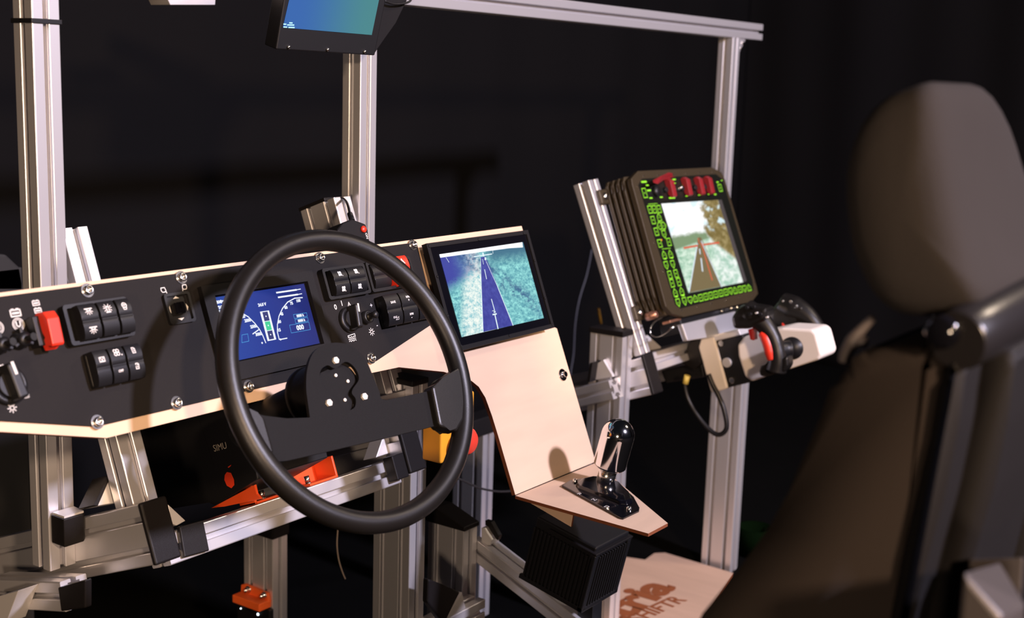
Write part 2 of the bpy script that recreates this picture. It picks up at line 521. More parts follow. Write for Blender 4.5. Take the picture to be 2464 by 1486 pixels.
# ================================================================== TILTED STEERING DECK (arms, rail, leaning supports)
HCAP = -0.13
AL, AR, AC = 1.02, 1.525, 2.303        # near faces of the three arms (X)
av0, av1 = -0.174, -0.094
def T3(x, y, h): return T.w(x, y, h)
dk = thing('steering_deck_frame', 'tilted silver aluminium sub-frame carrying the dashboard, with black end caps', 'frame', (AL, 1.4, 0.5))
def arm(parent, X, hfront, hback, v0=av0, ny=2, label=None):
    vc = v0 + ny * 0.02
    return extrusion('arm', parent, T3(X + 0.02, vc, hback), T3(X + 0.02, vc, hfront), (1, 0, 0), 1, ny, label=label)
def endcap(parent, X, v0, v1, h0, h1, w=0.04, name='end_cap', label=None):
    mb = MB(T); mb.box(X - 0.001, X + w + 0.001, v0 - 0.001, v1 + 0.001, h0, h1, 0.003, seg=3)
    return part(name, mb, CAP, parent, label or 'black plastic end cap')
arm(dk, AL, HCAP - 0.006, HCAP - 0.40, label='left arm')
endcap(dk, AL, av0, av1, HCAP - 0.008, HCAP)
arm(dk, AR, HCAP - 0.006, HCAP - 0.40, label='right arm')
endcap(dk, AR, av0 + 0.002, av1, HCAP - 0.008, HCAP)
# front rail between the arms
HR = -0.155
rv = -0.1635
extrusion('rail', dk, T3(AL + 0.04, rv, HR - 0.02), T3(AR, rv, HR - 0.02), T.y, 1, 1, label='front cross rail')
# rail end covers
def poly_px(pts, h): return [T.px(x, y, h) for x, y in pts]
mb = MB(T); mb.prism(poly_px(((432, 1266), (490, 1250), (505, 1324), (444, 1341)), HR + .008), HR + 0.0003, HR + 0.008, bev=0.002, seg=3)
part('bracket_cover', mb, CAP, dk, 'black plastic corner bracket cover')
cq = [T.px(x, y, -.134) for x, y in ((942, 1097), (958, 1155))]
mb = MB(T); mb.box((cq[0][0] + cq[1][0]) / 2, AR - .001, cq[1][1], cq[0][1], HR + .0003, -.134, .002, seg=3)
part('bracket_cover', mb, CAP, dk, 'black plastic corner bracket cover')
# bright gussets by the rail
for pts, hh in ((((404, 1212), (447, 1252), (425, 1264), (411, 1258)), HR - 0.02), (((905, 1100), (920, 1056), (936, 1051), (942, 1088)), HR - 0.01), (((938, 1056), (968, 1046), (980, 1082), (944, 1093)), HR - 0.012)):
    mb = MB(T); mb.prism(poly_px(pts, hh), hh - 0.03, hh, bev=0.001)
    part('corner_bracket', mb, ALUB, dk)
# leaning supports, front face h
HL = -0.165
extrusion('leaning_support', dk, T3(1.034 + 0.02, av1, HL - 0.02), T3(1.034 + 0.02, 0.280, HL - 0.02), (1, 0, 0), 1, 1, label='left leaning support')
rl = T.px(960, 940, HL)[0]
extrusion('leaning_support', dk, T3(rl - 0.0, av1, HL - 0.02), T3(rl - 0.0, 0.255, HL - 0.02), (1, 0, 0), 1, 1, label='right leaning support behind the dashboard')
# second wide support sticking out above the dash beside the middle upright
s0 = T.px(800, 482, HL)
extrusion('leaning_support', dk, T3(s0[0] + 0.003, -0.05, HL - 0.02), T3(s0[0] + 0.003, s0[1], HL - 0.02), (1, 0, 0), 1, 2, label='middle leaning support topped with a black cap')
mb = MB(T); mb.box(s0[0] - 0.018, s0[0] + 0.024, s0[1], s0[1] + 0.006, HL - 0.062, HL, 0.001)
part('end_cap', mb, CAP, dk)
# spacer brackets from supports to board
mb = MB(T); mb.box(1.038, 1.070, 0.03, 0.10, HL, -0.016, 0.001); part('spacer_block', mb, ALUB, dk)
mb = MB(T); mb.box(rl - 0.015, rl + 0.015, 0.03, 0.10, HL, -0.016, 0.001); part('spacer_block', mb, ALUB, dk)
# gusset behind the left support on arm
mb = MB(T)
g0 = poly_px(((236, 1216), (268, 1143), (300, 1140), (300, 1205)), HL - 0.04)
mb.prism(g0, HL - 0.075, HL - 0.045, bev=0.001); part('corner_bracket', mb, ALUB, dk)
mb = MB(T)
g0 = poly_px(((228, 1214), (262, 1142), (270, 1142), (238, 1216)), HL - 0.04)
mb.prism(g0, HL - 0.078, HL - 0.042, bev=0.0005); part('bracket_cover', mb, CAP, dk, 'black plastic corner bracket cover')
# black corner cover between left upright and arm
zc0, zc1 = wy(150, 1319, YR - 0.03).z, wy(150, 1250, YR - 0.03).z
Yc = YR - 0.03
xa = wy(122, 1290, Yc).x; xb = wy(224, 1290, Yc).x
mb = MB(); mb.prism([(XL + 0.002, YR - 0.002), (XL + 0.002, Yc), (AL - 0.008, Yc - 0.0), (AL - 0.001, Yc + 0.007), (AL - 0.001, YR - 0.002)], zc0, zc1, bev=0.0015)
part('bracket_cover', mb, CAP, fr, 'black plastic corner bracket cover')
mb = MB(); mb.prism([(XL + 0.004, YR - 0.003), (XL + 0.004, Yc + 0.002), (AL - 0.006, Yc + 0.002), (AL - 0.003, YR - 0.003)], zc1 + 0.0002, zc1 + 0.003)
part('corner_bracket', mb, ALUB, fr)
# long legs under the deck
legs = thing('leg_frame', 'vertical silver aluminium legs with slots standing under the right side of the steering deck', 'frame', (1.565, 1.295, 0))
FX, FY = 1.566, 1.294
ft = wy(996, 930, FY).z
post('leg', legs, FX, FY, 0.0, ft, 1, 2, label='front leg behind the right end cap')
mb = MB(); mb.box(FX - 0.001, FX + 0.041, FY - 0.001, FY + 0.081, ft, ft + 0.010, 0.002); part('end_cap', mb, CAP, legs, 'black plastic end cap')
# leg E
EY = 1.30
e0 = wy(1116, 1278, EY); et = e0.z
post('leg', legs, e0.x, EY, 0.12, et, 1, 2, label='short leg under the centre console')
mb = MB(); mb.prism([(EY - 0.003, et), (EY + 0.083, et), (EY + 0.11, et + 0.030), (EY + 0.06, et + 0.030), (EY - 0.003, et + 0.008)], e0.x - 0.002, e0.x + 0.042, bev=0.002, ax='yz')
part('end_cap', mb, CAP, legs, 'black plastic sloping end cap')
# sloping member descending to the driver
t22 = math.radians(22)
dirn = V((0, -math.cos(t22), -math.sin(t22)))
c = hit(1162, 1338, (e0.x + 0.042, 0, 0), V((1, 0, 0)))
extrusion('sloping_beam', legs, c - dirn * 0.03 + V((0.02, 0, 0)), c + dirn * 0.52 + V((0.02, 0, 0)), (1, 0, 0), 1, 1)
XQ = e0.x + .046
mb = MB(); mb.prism([wb(x, y, XQ) for x, y in ((1156, 1256), (1170, 1260), (1189, 1294), (1186, 1305), (1179, 1298), (1163, 1270), (1156, 1268))], XQ + .014, XQ + .024, bev=.0008, ax='yz')
part('bracket_cover', mb, CAP, legs, 'black plastic corner bracket cover')
mb = MB(); mb.prism([wb(x, y, XQ) for x, y in ((1156, 1270), (1163, 1271), (1181, 1300), (1176, 1312), (1156, 1312))], XQ + .003, XQ + .030, bev=.0008, ax='yz')
part('corner_bracket', mb, ALUB, legs)
# low cross beam between leg F and leg E
lb = wy(1168, 1462, EY - 0.041)
extrusion('crossbeam', legs, (FX + 0.041, EY - 0.021, lb.z - 0.004), (lb.x, EY - 0.02, lb.z - 0.004), (0, 1, 0), 1, 1)
pp = [wy(x, y, EY - 0.055) for x, y in ((1032, 1392), (1062, 1404), (1108, 1424), (1075, 1486), (1066, 1500), (1030, 1450))]
mb = MB(); mb.prism([(p.x, p.z) for p in pp], EY - 0.055, EY - 0.042, bev=0.003, ax='xz')
part('bracket_cover', mb, CAP, legs, 'black plastic corner bracket cover')
pp = [wy(x, y, EY - 0.05) for x, y in ((1112, 1424), (1120, 1462), (1080, 1486), (1076, 1484))]
mb = MB(); mb.prism([(p.x, p.z) for p in pp], EY - 0.05, EY - 0.042, bev=0.0008, ax='xz')
part('corner_bracket', mb, ALUB, legs)
# rear leg N
n0 = wy(1162, 1100, 1.58)
post('leg', legs, n0.x, 1.58, 0.0, wy(1162, 1046, 1.58).z, 1, 2, label='rear leg in the shadow behind the console')
mb = MB(); nz = wy(1162, 1046, 1.58).z
mb.box(n0.x - 0.08, n0.x + 0.15, 1.575, 1.62, nz, nz + 0.04, 0.002); part('dark_crossmember', mb, MATBLK, legs)
# leg G (far, centre) with cap
gl = thing('aluminium_post', 'lone slotted aluminium post with an orange clip, below the front rail', 'post', (1.6, 1.72, 0))
GY = 1.72
g1 = wy(656, 1400, GY)
gz = wy(656, 1298, GY).z
post('leg', gl, g1.x, GY, 0.0, gz, 1, 2)
mb = MB(); mb.box(g1.x - 0.003, g1.x + 0.043, GY - 0.003, GY + 0.083, gz, gz + 0.030, 0.003); part('end_cap', mb, CAP, gl, 'black plastic end cap')
# orange clip on its near face
def PXf(X): return Frame((X, 0, 0), (0, -1, 0), (0, 0, 1), (-1, 0, 0))
Fg = PXf(g1.x)
def fp(F, pts, h=0): return [F.px(x, y, h) for x, y in pts]
cl = thing('cable_clip', 'bright orange printed clip with two steel bolts on the lower post', 'clip', (g1.x, GY, 0.1))
mb = MB(Fg); mb.prism(fp(Fg, ((587, 1403), (596, 1402), (650, 1424), (654, 1448), (586, 1420))), 0.0003, 0.008, bev=0.0015)
part('back_plate', mb, ORG3, cl)
mb = MB(Fg)
o0 = Fg.px(588, 1430, 0.0); o1 = Fg.px(652, 1455, 0.0)
mb.box(o0[0], o1[0] + 0.001, o1[1] - 0.004, o1[1] + 0.012, 0.0003, 0.032, 0.002)
part('shelf', mb, ORG3, cl)
for x, y in ((594, 1419), (632, 1433)):
    mb = MB(Fg); c_ = Fg.px(x, y, 0.012); boltm(mb, c_, 0.008, 0.005, True, 0.008); part('bolt', mb, STEEL, cl)
# small black box with tiny status lights below the clip
pcb = thing('pedal_controller', 'small black box with two white lights directly below the orange clip', 'box', (g1.x - .02, GY, 0.05))
q0, q1 = Fg.px(570, 1446, .012), Fg.px(645, 1530, .012)
mb = MB(Fg); mb.box(q0[0], q1[0] + .004, q1[1], o1[1] - .005, .0005, .012, .002); part('case', mb, DEEP, pcb)
for (x, y, r) in ((580, 1463, 0.0016), (621, 1477, 0.0028)):
    c = Fg.px(x, y, .012); mb = MB(Fg); mb.lathe([(r, .0121), (r * .8, .0135), (0, .0142)], 12, Matrix.Translation((c[0], min(c[1], o1[1] - .008), 0)))
    part('indicator_light', mb, emis('indicator_white', (0.8, 0.9, 1.0), 3), pcb, 'tiny glowing white light')

# lower left base pieces
bl = thing('base_frame', 'low aluminium base member with a black end cap at the bottom left corner', 'frame', (0.95, 1.5, 0.3))
XB = 0.96
k0, k1 = wb(-30, 1428, XB), wb(150, 1436, XB)
P0_, P1_ = V((XB + 0.02, k0[0], k0[1])), V((XB + 0.02, k1[0], k1[1]))
extrusion('beam', bl, P0_, P1_, (1, 0, 0), 1, 1)
mb = MB(); kk = [wb(x, y, XB) for x, y in ((140, 1412), (148, 1470), (206, 1462), (206, 1394))]
mb.prism(kk, XB - 0.001, XB + 0.010, bev=0.002, ax='yz'); part('end_cap', mb, CAP, bl, 'black plastic end cap')
kk = [wb(x, y, XB - 0.03) for x, y in ((-12, 1436), (44, 1420), (14, 1500), (-30, 1500))]
mb = MB(); mb.prism(kk, XB - 0.03, XB + 0.0, bev=0.001, ax='yz'); part('slanted_strut', mb, ALUB, bl)

# ================================================================== DISPLAY STAND (right)
ds = thing('display_stand', 'silver aluminium stand right of the console holding the olive display and the hand controller', 'stand', (2.3, 1.3, 0))
MX, MY = AC - 0.04, 1.312
mtop = wy(1499, 812, MY).z
post('leg', ds, MX, MY, 0.0, mtop, 1, 2, label='left leg of the display stand')
mb = MB(); mb.box(MX - 0.001, MX + 0.041, MY - 0.001, MY + 0.083, mtop, mtop + 0.012, 0.002); part('end_cap', mb, CAP, ds, 'black plastic end cap')
arm(ds, AC, HCAP - 0.006, HCAP - 0.40, v0=-0.186, label='tilted arm')
endcap(ds, AC, -0.186, -0.101, HCAP - 0.008, HCAP)
HLR = -0.14
extrusion('leaning_support', ds, T3(AC + 0.008 + 0.02, -0.100, HLR - 0.02), T3(1.293 + 1.0 + 0.02, 0.280, HLR - 0.02), (1, 0, 0), 1, 1, label='leaning support holding the olive display')
extrusion('cross_rail', ds, T3(AC + 0.05, -0.123, HLR - 0.022), T3(AC + 0.62, -0.123, HLR - 0.022), T.y, 1, 1, label='cross rail below the olive display')
# lower console arm in front of the leg
ka, kb_ = wb(1380, 958, MX - 0.04), wb(1470, 938, MX - 0.04)
extrusion('console_arm', ds, (MX - 0.02, ka[0] + 0.02, ka[1] - 0.008), (MX - 0.02, kb_[0], kb_[1]), (1, 0, 0), 1, 1, label='tilted arm behind the console')
mb = MB(); mb.prism([wb(x, y, MX - 0.005) for x, y in ((1434, 913), (1441, 872), (1455, 864), (1475, 900), (1478, 905))], MX - 0.010, MX - 0.001, bev=0.001, ax='yz')
part('corner_bracket', mb, ALUB, ds)
mb = MB(); mb.prism([wb(x, y, MX - 0.005) for x, y in ((1429, 913), (1437, 868), (1443, 866), (1436, 914))], MX - 0.033, MX - 0.001, bev=0.0005, ax='yz')
part('bracket_cover', mb, CAP, ds, 'black plastic corner bracket cover')
# second leaning support (right side of display) and gusset right of the post
mb = MB(T); q = poly_px(((1526, 850), (1527, 812), (1558, 805), (1592, 835), (1590, 838)), HLR - 0.03)
mb.prism(q, HLR - 0.06, HLR - 0.03, bev=0.001); part('corner_bracket', mb, ALUB, ds)
RY = 1.27
r0 = wy(1768, 1200, RY)
post('leg', ds, r0.x, RY, 0.0, 0.62, 1, 2, label='right leg standing on the plywood floor panel')
rr_ = r0.x
arm(ds, rr_ - 0.042, HCAP - 0.03, HCAP - 0.3, v0=-0.186, label='right tilted arm')
extrusion('leaning_support', ds, T3(rr_ - 0.03, -0.10, HLR - 0.03), T3(rr_ - 0.03, 0.20, HLR - 0.03), (1, 0, 0), 1, 1, label='right leaning support')

# ================================================================== DASHBOARD
db = thing('dashboard', 'slanted dashboard: black textured instrument panel bolted on a pale plywood board', 'dashboard', (1.1, 1.2, 0.62))
bt = 0.177; bb = -0.006
# plywood board outline (x, v)
xr_top = T.px(1255, 543)[0]
c1 = T.px(1433, 1110); c2 = T.px(1240, 1190)
edgeR = T.px(1340, 790)
wood = [(T.px(-60, 700)[0], bt), (T.px(-60, 1030)[0], T.px(-30, 1038)[1]), T.px(0, 1038), T.px(257, 1053), T.px(893, 897), T.px(960, 883), T.px(1068, 894), T.px(1135, 916), T.px(1152, 930), T.px(1168, 956), T.px(1184, 1000), T.px(1200, 1052), c2, c1, edgeR, (xr_top + 0.004, 0.0), (xr_top, bt)]
mb = MB(T); mb.prism(wood[::-1], -0.007, 0.0, side=1)
part('plywood_board', mb, [WOOD, WOODE], db, 'pale birch plywood board')
# black panel (top sheet)
panel = [(T.px(-60, 720)[0], T.px(300, 675)[1]), (T.px(-60, 1010)[0], T.px(0, 1012)[1]), T.px(0, 1012), T.px(229, 1027), T.px(880, 873), (T.px(893, 873)[0], T.px(893, 873)[1] + 0.001), T.px(903, 869), T.px(1045, 775), (T.px(1006, 608)[0], T.px(300, 675)[1] - 0.004), (T.px(1000, 592)[0], T.px(300, 675)[1])]
mb = MB(T); mb.prism(panel[::-1], 0.0002, 0.003, bev=0.0006)
part('instrument_panel', mb, PANEL, db, 'black textured instrument panel')
PH = 0.003
for i, (x, y) in enumerate([(212, 697), (438, 666), (772, 619), (995, 588), (895, 860), (600, 928), (427, 968), (236, 1014)]):
    mb = MB(T); boltm(mb, T.px(x + 1, y, PH + 0.003), PH, 0.0058, True, 0.006)
    part('bolt', mb, STEEL, db, 'shiny socket-head bolt')

# --- rocker switches
def rocker_h(L, base, hi, lo):
    return lambda v: base + lo + (hi - lo) * (abs(v) / (L / 2)) ** 1.7
def rocker(parent, cx, cy, w, L, material=BLK, base=PH, hi=0.016, lo=0.0105, tilt=0.0, label=None, icons=()):
    f = lambda v: base + hi - .0045 * min(1.0, abs(v) / (L / 2)) ** 3 - .0012 * math.exp(-(v / .0022) ** 2) + tilt * v
    n = 18
    prof = [(-L / 2, base)] + [(-L / 2 + L * k / n, f(-L / 2 + L * k / n)) for k in range(n + 1)] + [(L / 2, base)]
    mb = MB(T); mb.prism([(cy + p, q) for p, q in prof], cx - w / 2, cx + w / 2, bev=0.0006, ax='yz')
    r = part('rocker', mb, material, parent, label)
    for ic, oy, s in icons:
        mi = MB(T)
        fn = lambda c, oy=oy: V((c.x, c.y, f(c.y - cy) + 0.0003))
        ic(mi, cx, cy + oy, s, fn)
        part('icon', mi, WHITEM, r, 'white printed symbol')
    return r
# icon drawings: (mesh builder, centre x, centre y, size, surface function)
def S(mi, cx, cy, s, fn, pts, w=0.11, closed=False):
    mi.stroke([(cx + p[0] * s, cy + p[1] * s) for p in pts], w * s, 0, closed, None, fn)
def ic_lamp(mi, cx, cy, s, fn):
    S(mi, cx, cy, s, fn, [(-.55, .35), (.55, .35)], .16); S(mi, cx, cy, s, fn, [(-.3, .2), (-.15, .05), (.15, .05), (.3, .2)], .14)
    for a in range(5):
        t = PI + PI * (a + .5) / 5
        S(mi, cx, cy, s, fn, [(.28 * math.cos(t), .05 + .2 * math.sin(t)), (.6 * math.cos(t), .05 + .55 * math.sin(t))], .1)
def ic_beacon(mi, cx, cy, s, fn):
    S(mi, cx, cy, s, fn, [(-.3, -.5), (.3, -.5)], .16); S(mi, cx, cy, s, fn, [(-.15, -.4), (-.15, .15), (0, .28), (.15, .15), (.15, -.4)], .12)
    for t in (0.1, .55, 1.1, 2.04, 2.6, 3.04, 3.7, -.55): S(mi, cx, cy, s, fn, [(.32 * math.cos(t), .32 * math.sin(t)), (.62 * math.cos(t), .62 * math.sin(t))], .09)
def ic_head(mi, cx, cy, s, fn):
    mi.ringflat((cx, cy + .1 * s), .38 * s, .13 * s, 0, fn=fn, n=14); S(mi, cx, cy, s, fn, [(-.3, .15), (.3, .15)]); S(mi, cx, cy, s, fn, [(-.3, -.3), (-.2, -.55), (.2, -.55), (.3, -.3)]); S(mi, cx, cy, s, fn, [(0, .3), (0, -.1)])
def ic_fan(mi, cx, cy, s, fn):
    for k in range(4):
        a = PI / 4 + k * PI / 2
        mi.disc((cx + .32 * s * math.cos(a), cy + .32 * s * math.sin(a)), .25 * s, 0, 10, None, fn)
    mi.disc((cx + .6 * s, cy - .45 * s), .1 * s, 0, 8, None, fn)
def ic_fan2(mi, cx, cy, s, fn):
    for k in range(4):
        a = PI / 4 + k * PI / 2
        mi.ringflat((cx + .3 * s * math.cos(a), cy + .3 * s * math.sin(a)), .2 * s, .12 * s, 0, n=8, fn=fn)
    mi.disc((cx + .68 * s, cy - .4 * s), .1 * s, 0, 8, None, fn)
def ic_box(mi, cx, cy, s, fn):
    S(mi, cx, cy, s, fn, [(-.45, -.35), (.45, -.35), (.45, .35), (-.45, .35)], .13, True); S(mi, cx, cy, s, fn, [(-.45, .35), (0, -.05), (.45, .35)]); S(mi, cx, cy, s, fn, [(-.2, -.2), (.2, -.2)])
def ic_door(mi, cx, cy, s, fn):
    S(mi, cx, cy, s, fn, [(-.3, -.5), (.3, -.5), (.3, .3), (.1, .5), (-.3, .5)], .15, True); S(mi, cx, cy, s, fn, [(-.1, .2), (.15, .2)], .14)
    mi.disc((cx, cy - .15 * s), .14 * s, 0, 8, None, fn)
def ic_defrost(mi, cx, cy, s, fn):
    S(mi, cx, cy, s, fn, [(-.5, -.1), (-.45, .4), (.45, .4), (.5, -.1), (-.5, -.1)], .12)
    for x in (-.22, 0, .22): S(mi, cx, cy, s, fn, [(x, -.45), (x + .08, -.2), (x - .06, .05), (x + .04, .25)], .09)
def ic_txt(t, k=1.0):
    def f(mi, cx, cy, s, fn): mi.text(t, cx, cy, s * k, 0, None, fn, thick=0.00015)
    return f
def ic_ramp(mi, cx, cy, s, fn):
    mi.text('IDLE', cx - .35 * s, cy + .15 * s, s * .7, 0, None, fn, thick=0.0001); S(mi, cx, cy, s, fn, [(-.1, -.5), (1.0, -.5), (1.0, .2)], .1, True)
def ic_tri(mi, cx, cy, s, fn):
    S(mi, cx, cy, s, fn, [(-.5, -.4), (.5, -.4), (0, .5)], .13, True); S(mi, cx, cy, s, fn, [(-.2, -.2), (.2, -.2), (0, .15)], .1, True)

def bank_frame(pts, h=0.0105, wall=0.0045):
    """raised rectangular switch frame with an open well"""
    q = [T.px(x, y, PH + h) for x, y in pts]
    x0 = (q[0][0] + q[3][0]) / 2; x1 = (q[1][0] + q[2][0]) / 2
    y1 = (q[0][1] + q[1][1]) / 2; y0 = (q[2][1] + q[3][1]) / 2
    def rr(x0, x1, y0, y1, r, n=4):
        o = []
        for cx, cy, a in ((x1 - r, y1 - r, 0), (x0 + r, y1 - r, PI / 2), (x0 + r, y0 + r, PI), (x1 - r, y0 + r, 1.5 * PI)):
            o += [(cx + r * math.cos(a + PI / 2 * k / n), cy + r * math.sin(a + PI / 2 * k / n)) for k in range(n + 1)]
        return o
    mb = MB(T)
    mb.prism(rr(x0, x1, y0, y1, 0.004), PH, PH + h, holes=[rr(x0 + wall, x1 - wall, y0 + wall, y1 - wall, 0.002)])
    mb.box(x0 + wall, x1 - wall, y0 + wall, y1 - wall, PH, PH + 0.001)
    return mb, (x0, x1, y0, y1)

mb, (x0, x1, y0, y1) = bank_frame(((151, 733), (311, 712), (320, 808), (172, 831)))
bk = part('switch_bank', mb, BLK, db, 'framed bank of three rocker switches')
ux = [T.px(x, y, PH + 0.015)[0] for x, y in ((178, 730), (228, 722), (275, 716), (314, 711))]
cyb = (y0 + y1) / 2; LL = (y1 - y0) - 0.007
icons = [[(ic_lamp, .011, .0085), (ic_lamp, -.011, .0085)], [(ic_beacon, .011, .009)], [(ic_head, .011, .008)]]
xx0 = x0 + 0.005
sp = (x1 - 0.0045 - xx0)
ux = [T.px(x, 755, PH + .016)[0] for x in (182, 231, 276, 319)]
for k in range(3):
    a_, b_ = ux[k], ux[k + 1]
    b_ = min(b_, x1 - 0.004)
    rocker(bk, (a_ + b_) / 2, cyb, b_ - a_ - 0.0034, LL, hi=0.023, icons=icons[k])

def free_bank(name, tops, bots, icons, label, hi=0.018, lo=0.0115):
    """row of rockers without a frame, on a thin base. tops/bots: pixel corners along the row"""
    hh = PH + 0.015
    yt = sum(T.px(x, y, hh)[1] for x, y in tops) / len(tops); ybm = sum(T.px(x, y, hh)[1] for x, y in bots) / len(bots)
    cy = (yt + ybm) / 2; L = yt - ybm
    xs = [(T.px(tops[i][0], tops[i][1], hh)[0] + T.px(bots[i][0], bots[i][1], hh)[0]) / 2 for i in range(len(tops))]
    mb = MB(T); mb.box(xs[0] + 0.0005, xs[-1] - .0005, ybm + 0.001, yt - 0.001, PH, PH + 0.006, 0.002)
    bk = part(name, mb, BLK, db, label)
    for k in range(len(xs) - 1):
        rocker(bk, (xs[k] + xs[k + 1]) / 2, cy, xs[k + 1] - xs[k] - 0.0030, L, hi=hi + .002, tilt=.06, icons=icons[k])
free_bank('switch_bank', ((216, 850), (253, 840), (290, 832), (330, 822)), ((236, 935), (272, 924), (312, 914), (353, 903)),
          [[(ic_box, .009, .0075)], [(ic_fan2, .014, .009), (ic_txt('OFF'), -.008, .004)], [(ic_door, .013, .0065), (ic_door, -.006, .0065)]], 'three curved rocker switches without a frame')
free_bank('switch_bank', ((914, 716), (953, 706), (993, 697), (1032, 688)), ((938, 786), (972, 778), (1006, 769), (1044, 760)),
          [[(ic_txt('SAVE'), .010, .0048), (ic_ramp, -.013, .0058)], [(ic_txt('RPM'), .014, .0044), (ic_txt('+'), .009, .006), (ic_txt('RPM'), -.012, .0044), (ic_txt('-'), -.0165, .007)], [(ic_defrost, -.009, .010)]], 'three curved rocker switches marked SAVE, IDLE and RPM')
mb, (x0, x1, y0, y1) = bank_frame(((773, 646), (877, 632), (893, 703), (795, 722)))
bk = part('switch_bank', mb, BLK, db, 'framed pair of fan rocker switches')
ux = [T.px(x, 670, PH + .016)[0] for x in (800, 838, 881)]
for k in range(2):
    b_ = min(ux[k + 1], x1 - 0.004)
    rocker(bk, (ux[k] + b_) / 2, (y0 + y1) / 2, b_ - ux[k] - 0.0025, y1 - y0 - 0.008, hi=0.018, icons=[(ic_fan, .011, .0075), (ic_fan, -.011, .0075)])
mb, (x0, x1, y0, y1) = bank_frame(((880, 633), (986, 612), (1003, 682), (898, 706)))
bk = part('switch_bank', mb, BLK, db, 'framed pair with a red hazard switch')
ux = [T.px(x, 660, PH + .016)[0] for x in (907, 948, 992)]
rocker(bk, (ux[0] + ux[1]) / 2, (y0 + y1) / 2, ux[1] - ux[0] - 0.001, y1 - y0 - 0.010, hi=0.010, lo=0.006)
ra, rb = T.px(953, 617, .027), T.px(985, 684, .027)
rw = T.px(989, 650, .027)[0] - T.px(961, 652, .027)[0]
xc_ = T.px(975, 650, .027)[0]
rocker(bk, xc_, (ra[1] + rb[1]) / 2 + .001, rw, ra[1] - rb[1], material=RED, hi=0.024, lo=0.014, label='red hazard rocker', icons=[(ic_tri, .013, .0085)])

# --- mirror adjuster
mb, (x0, x1, y0, y1) = bank_frame(((393, 707), (455, 699), (474, 772), (412, 781)), h=0.005, wall=0.0035)
mr_ = part('mirror_switch', mb, BLK, db, 'square mirror adjuster with a central knob')
cx, cy = (x0 + x1) / 2, (y0 + y1) / 2
mb = MB(T); mb.box(cx - .0075, cx + .0075, cy - .0075, cy + .0075, PH + .001, PH + .0065, .002); mb.box(cx - 0.001, cx + 0.001, cy - 0.001, cy + 0.006, PH + 0.006, PH + 0.010, 0.0008)
part('knob', mb, GLOSS, mr_)
mb = MB(T); k = 0.0125; z = PH + 0.0016
for (dx, dy) in ((0, 1), (0, -1), (-1, 0), (1, 0)):
    a_ = (cx + dx * (k + .003), cy + dy * (k + .003)); px_, py_ = -dy, dx
    b1_ = (cx + dx * k + px_ * 0.005, cy + dy * k + py_ * 0.005); b2_ = (cx + dx * k - px_ * 0.005, cy + dy * k - py_ * 0.005)
    mb.flat([a_, b1_, b2_], z)
part('arrow_marks', mb, WHITEM, mr_, 'white arrow marks')
def print_mark(name, fn_, px, py, s, label='white printed symbol', h=PH):
    mi = MB(T); c = T.px(px, py, h)
    f = lambda q: V((q.x, q.y, h + 0.00035))
    fn_(mi, c[0], c[1], s, f)
    return part(name, mi, WHITEM, db, label)
def ic_mirL(mi, cx, cy, s, fn): S(mi, cx, cy, s, fn, [(-.45, .35), (.3, .35), (.45, -.2), (.2, -.4), (-.3, -.4), (-.5, -.1)], .14, True); S(mi, cx, cy, s, fn, [(.4, -.2), (.5, -.6)], .14)
def ic_mirR(mi, cx, cy, s, fn): S(mi, cx, cy, s, fn, [(.45, .35), (-.3, .35), (-.45, -.2), (-.2, -.4), (.3, -.4), (.5, -.1)], .14, True); S(mi, cx, cy, s, fn, [(-.4, -.2), (-.5, -.6)], .14)
def ic_batt(mi, cx, cy, s, fn):
    S(mi, cx, cy, s, fn, [(-.6, -.35), (.6, -.35), (.6, .35), (-.6, .35)], .14, True); S(mi, cx, cy, s, fn, [(-.4, .42), (-.2, .42)], .2); S(mi, cx, cy, s, fn, [(.2, .42), (.4, .42)], .2); S(mi, cx, cy, s, fn, [(-.35, 0), (.35, 0)], .22)
def ic_pow(mi, cx, cy, s, fn):
    mi.ringflat((cx, cy), .6 * s, .09 * s, 0, fn=fn); mi.ringflat((cx, cy), .45 * s, .07 * s, 0, fn=fn); S(mi, cx, cy, s, fn, [(-.2, .25), (-.2, -.1), (0, -.25), (.2, -.1), (.2, .25)], .13)
def ic_sun(mi, cx, cy, s, fn):
    mi.ringflat((cx, cy), .25 * s, .12 * s, 0, fn=fn, n=12)
    for k in range(8):
        a = k * PI / 4; S(mi, cx, cy, s, fn, [(.38 * math.cos(a), .38 * math.sin(a)), (.58 * math.cos(a), .58 * math.sin(a))], .1)
def ic_wave(mi, cx, cy, s, fn):
    S(mi, cx, cy, s, fn, [(-.6, .35), (.6, .45), (.6, .1)], .08); S(mi, cx, cy, s, fn, [(-.6, .35), (-.6, .1)], .08)
    for y in (.1, -.12, -.34): S(mi, cx, cy, s, fn, [(-.6, y), (-.45, y + .1), (-.25, y - .05), (-.05, y + .1), (.15, y - .05), (.35, y + .1), (.6, y)], .08)
def ic_warn(mi, cx, cy, s, fn): S(mi, cx, cy, s, fn, [(-.45, -.4), (.45, -.4), (0, .5)], .1, True); S(mi, cx, cy, s, fn, [(0, .2), (0, -.15)], .1)
print_mark('mirror_symbol', ic_mirL, 393, 697, .0075); print_mark('mirror_symbol', ic_mirR, 443, 690, .0075)
print_mark('battery_symbol', ic_batt, 37, 753, .010); print_mark('power_symbol', ic_pow, 44, 780, .0115); print_mark('power_symbol', ic_pow, -6, 788, .0115)
print_mark('battery_symbol', ic_batt, 86, 729, .007); print_mark('battery_symbol', ic_batt, 91, 747, .007)
print_mark('sun_symbol', ic_sun, 29, 981, .009); print_mark('sun_symbol', ic_sun, 894, 798, .0095); print_mark('wave_symbol', ic_wave, 847, 813, .012)
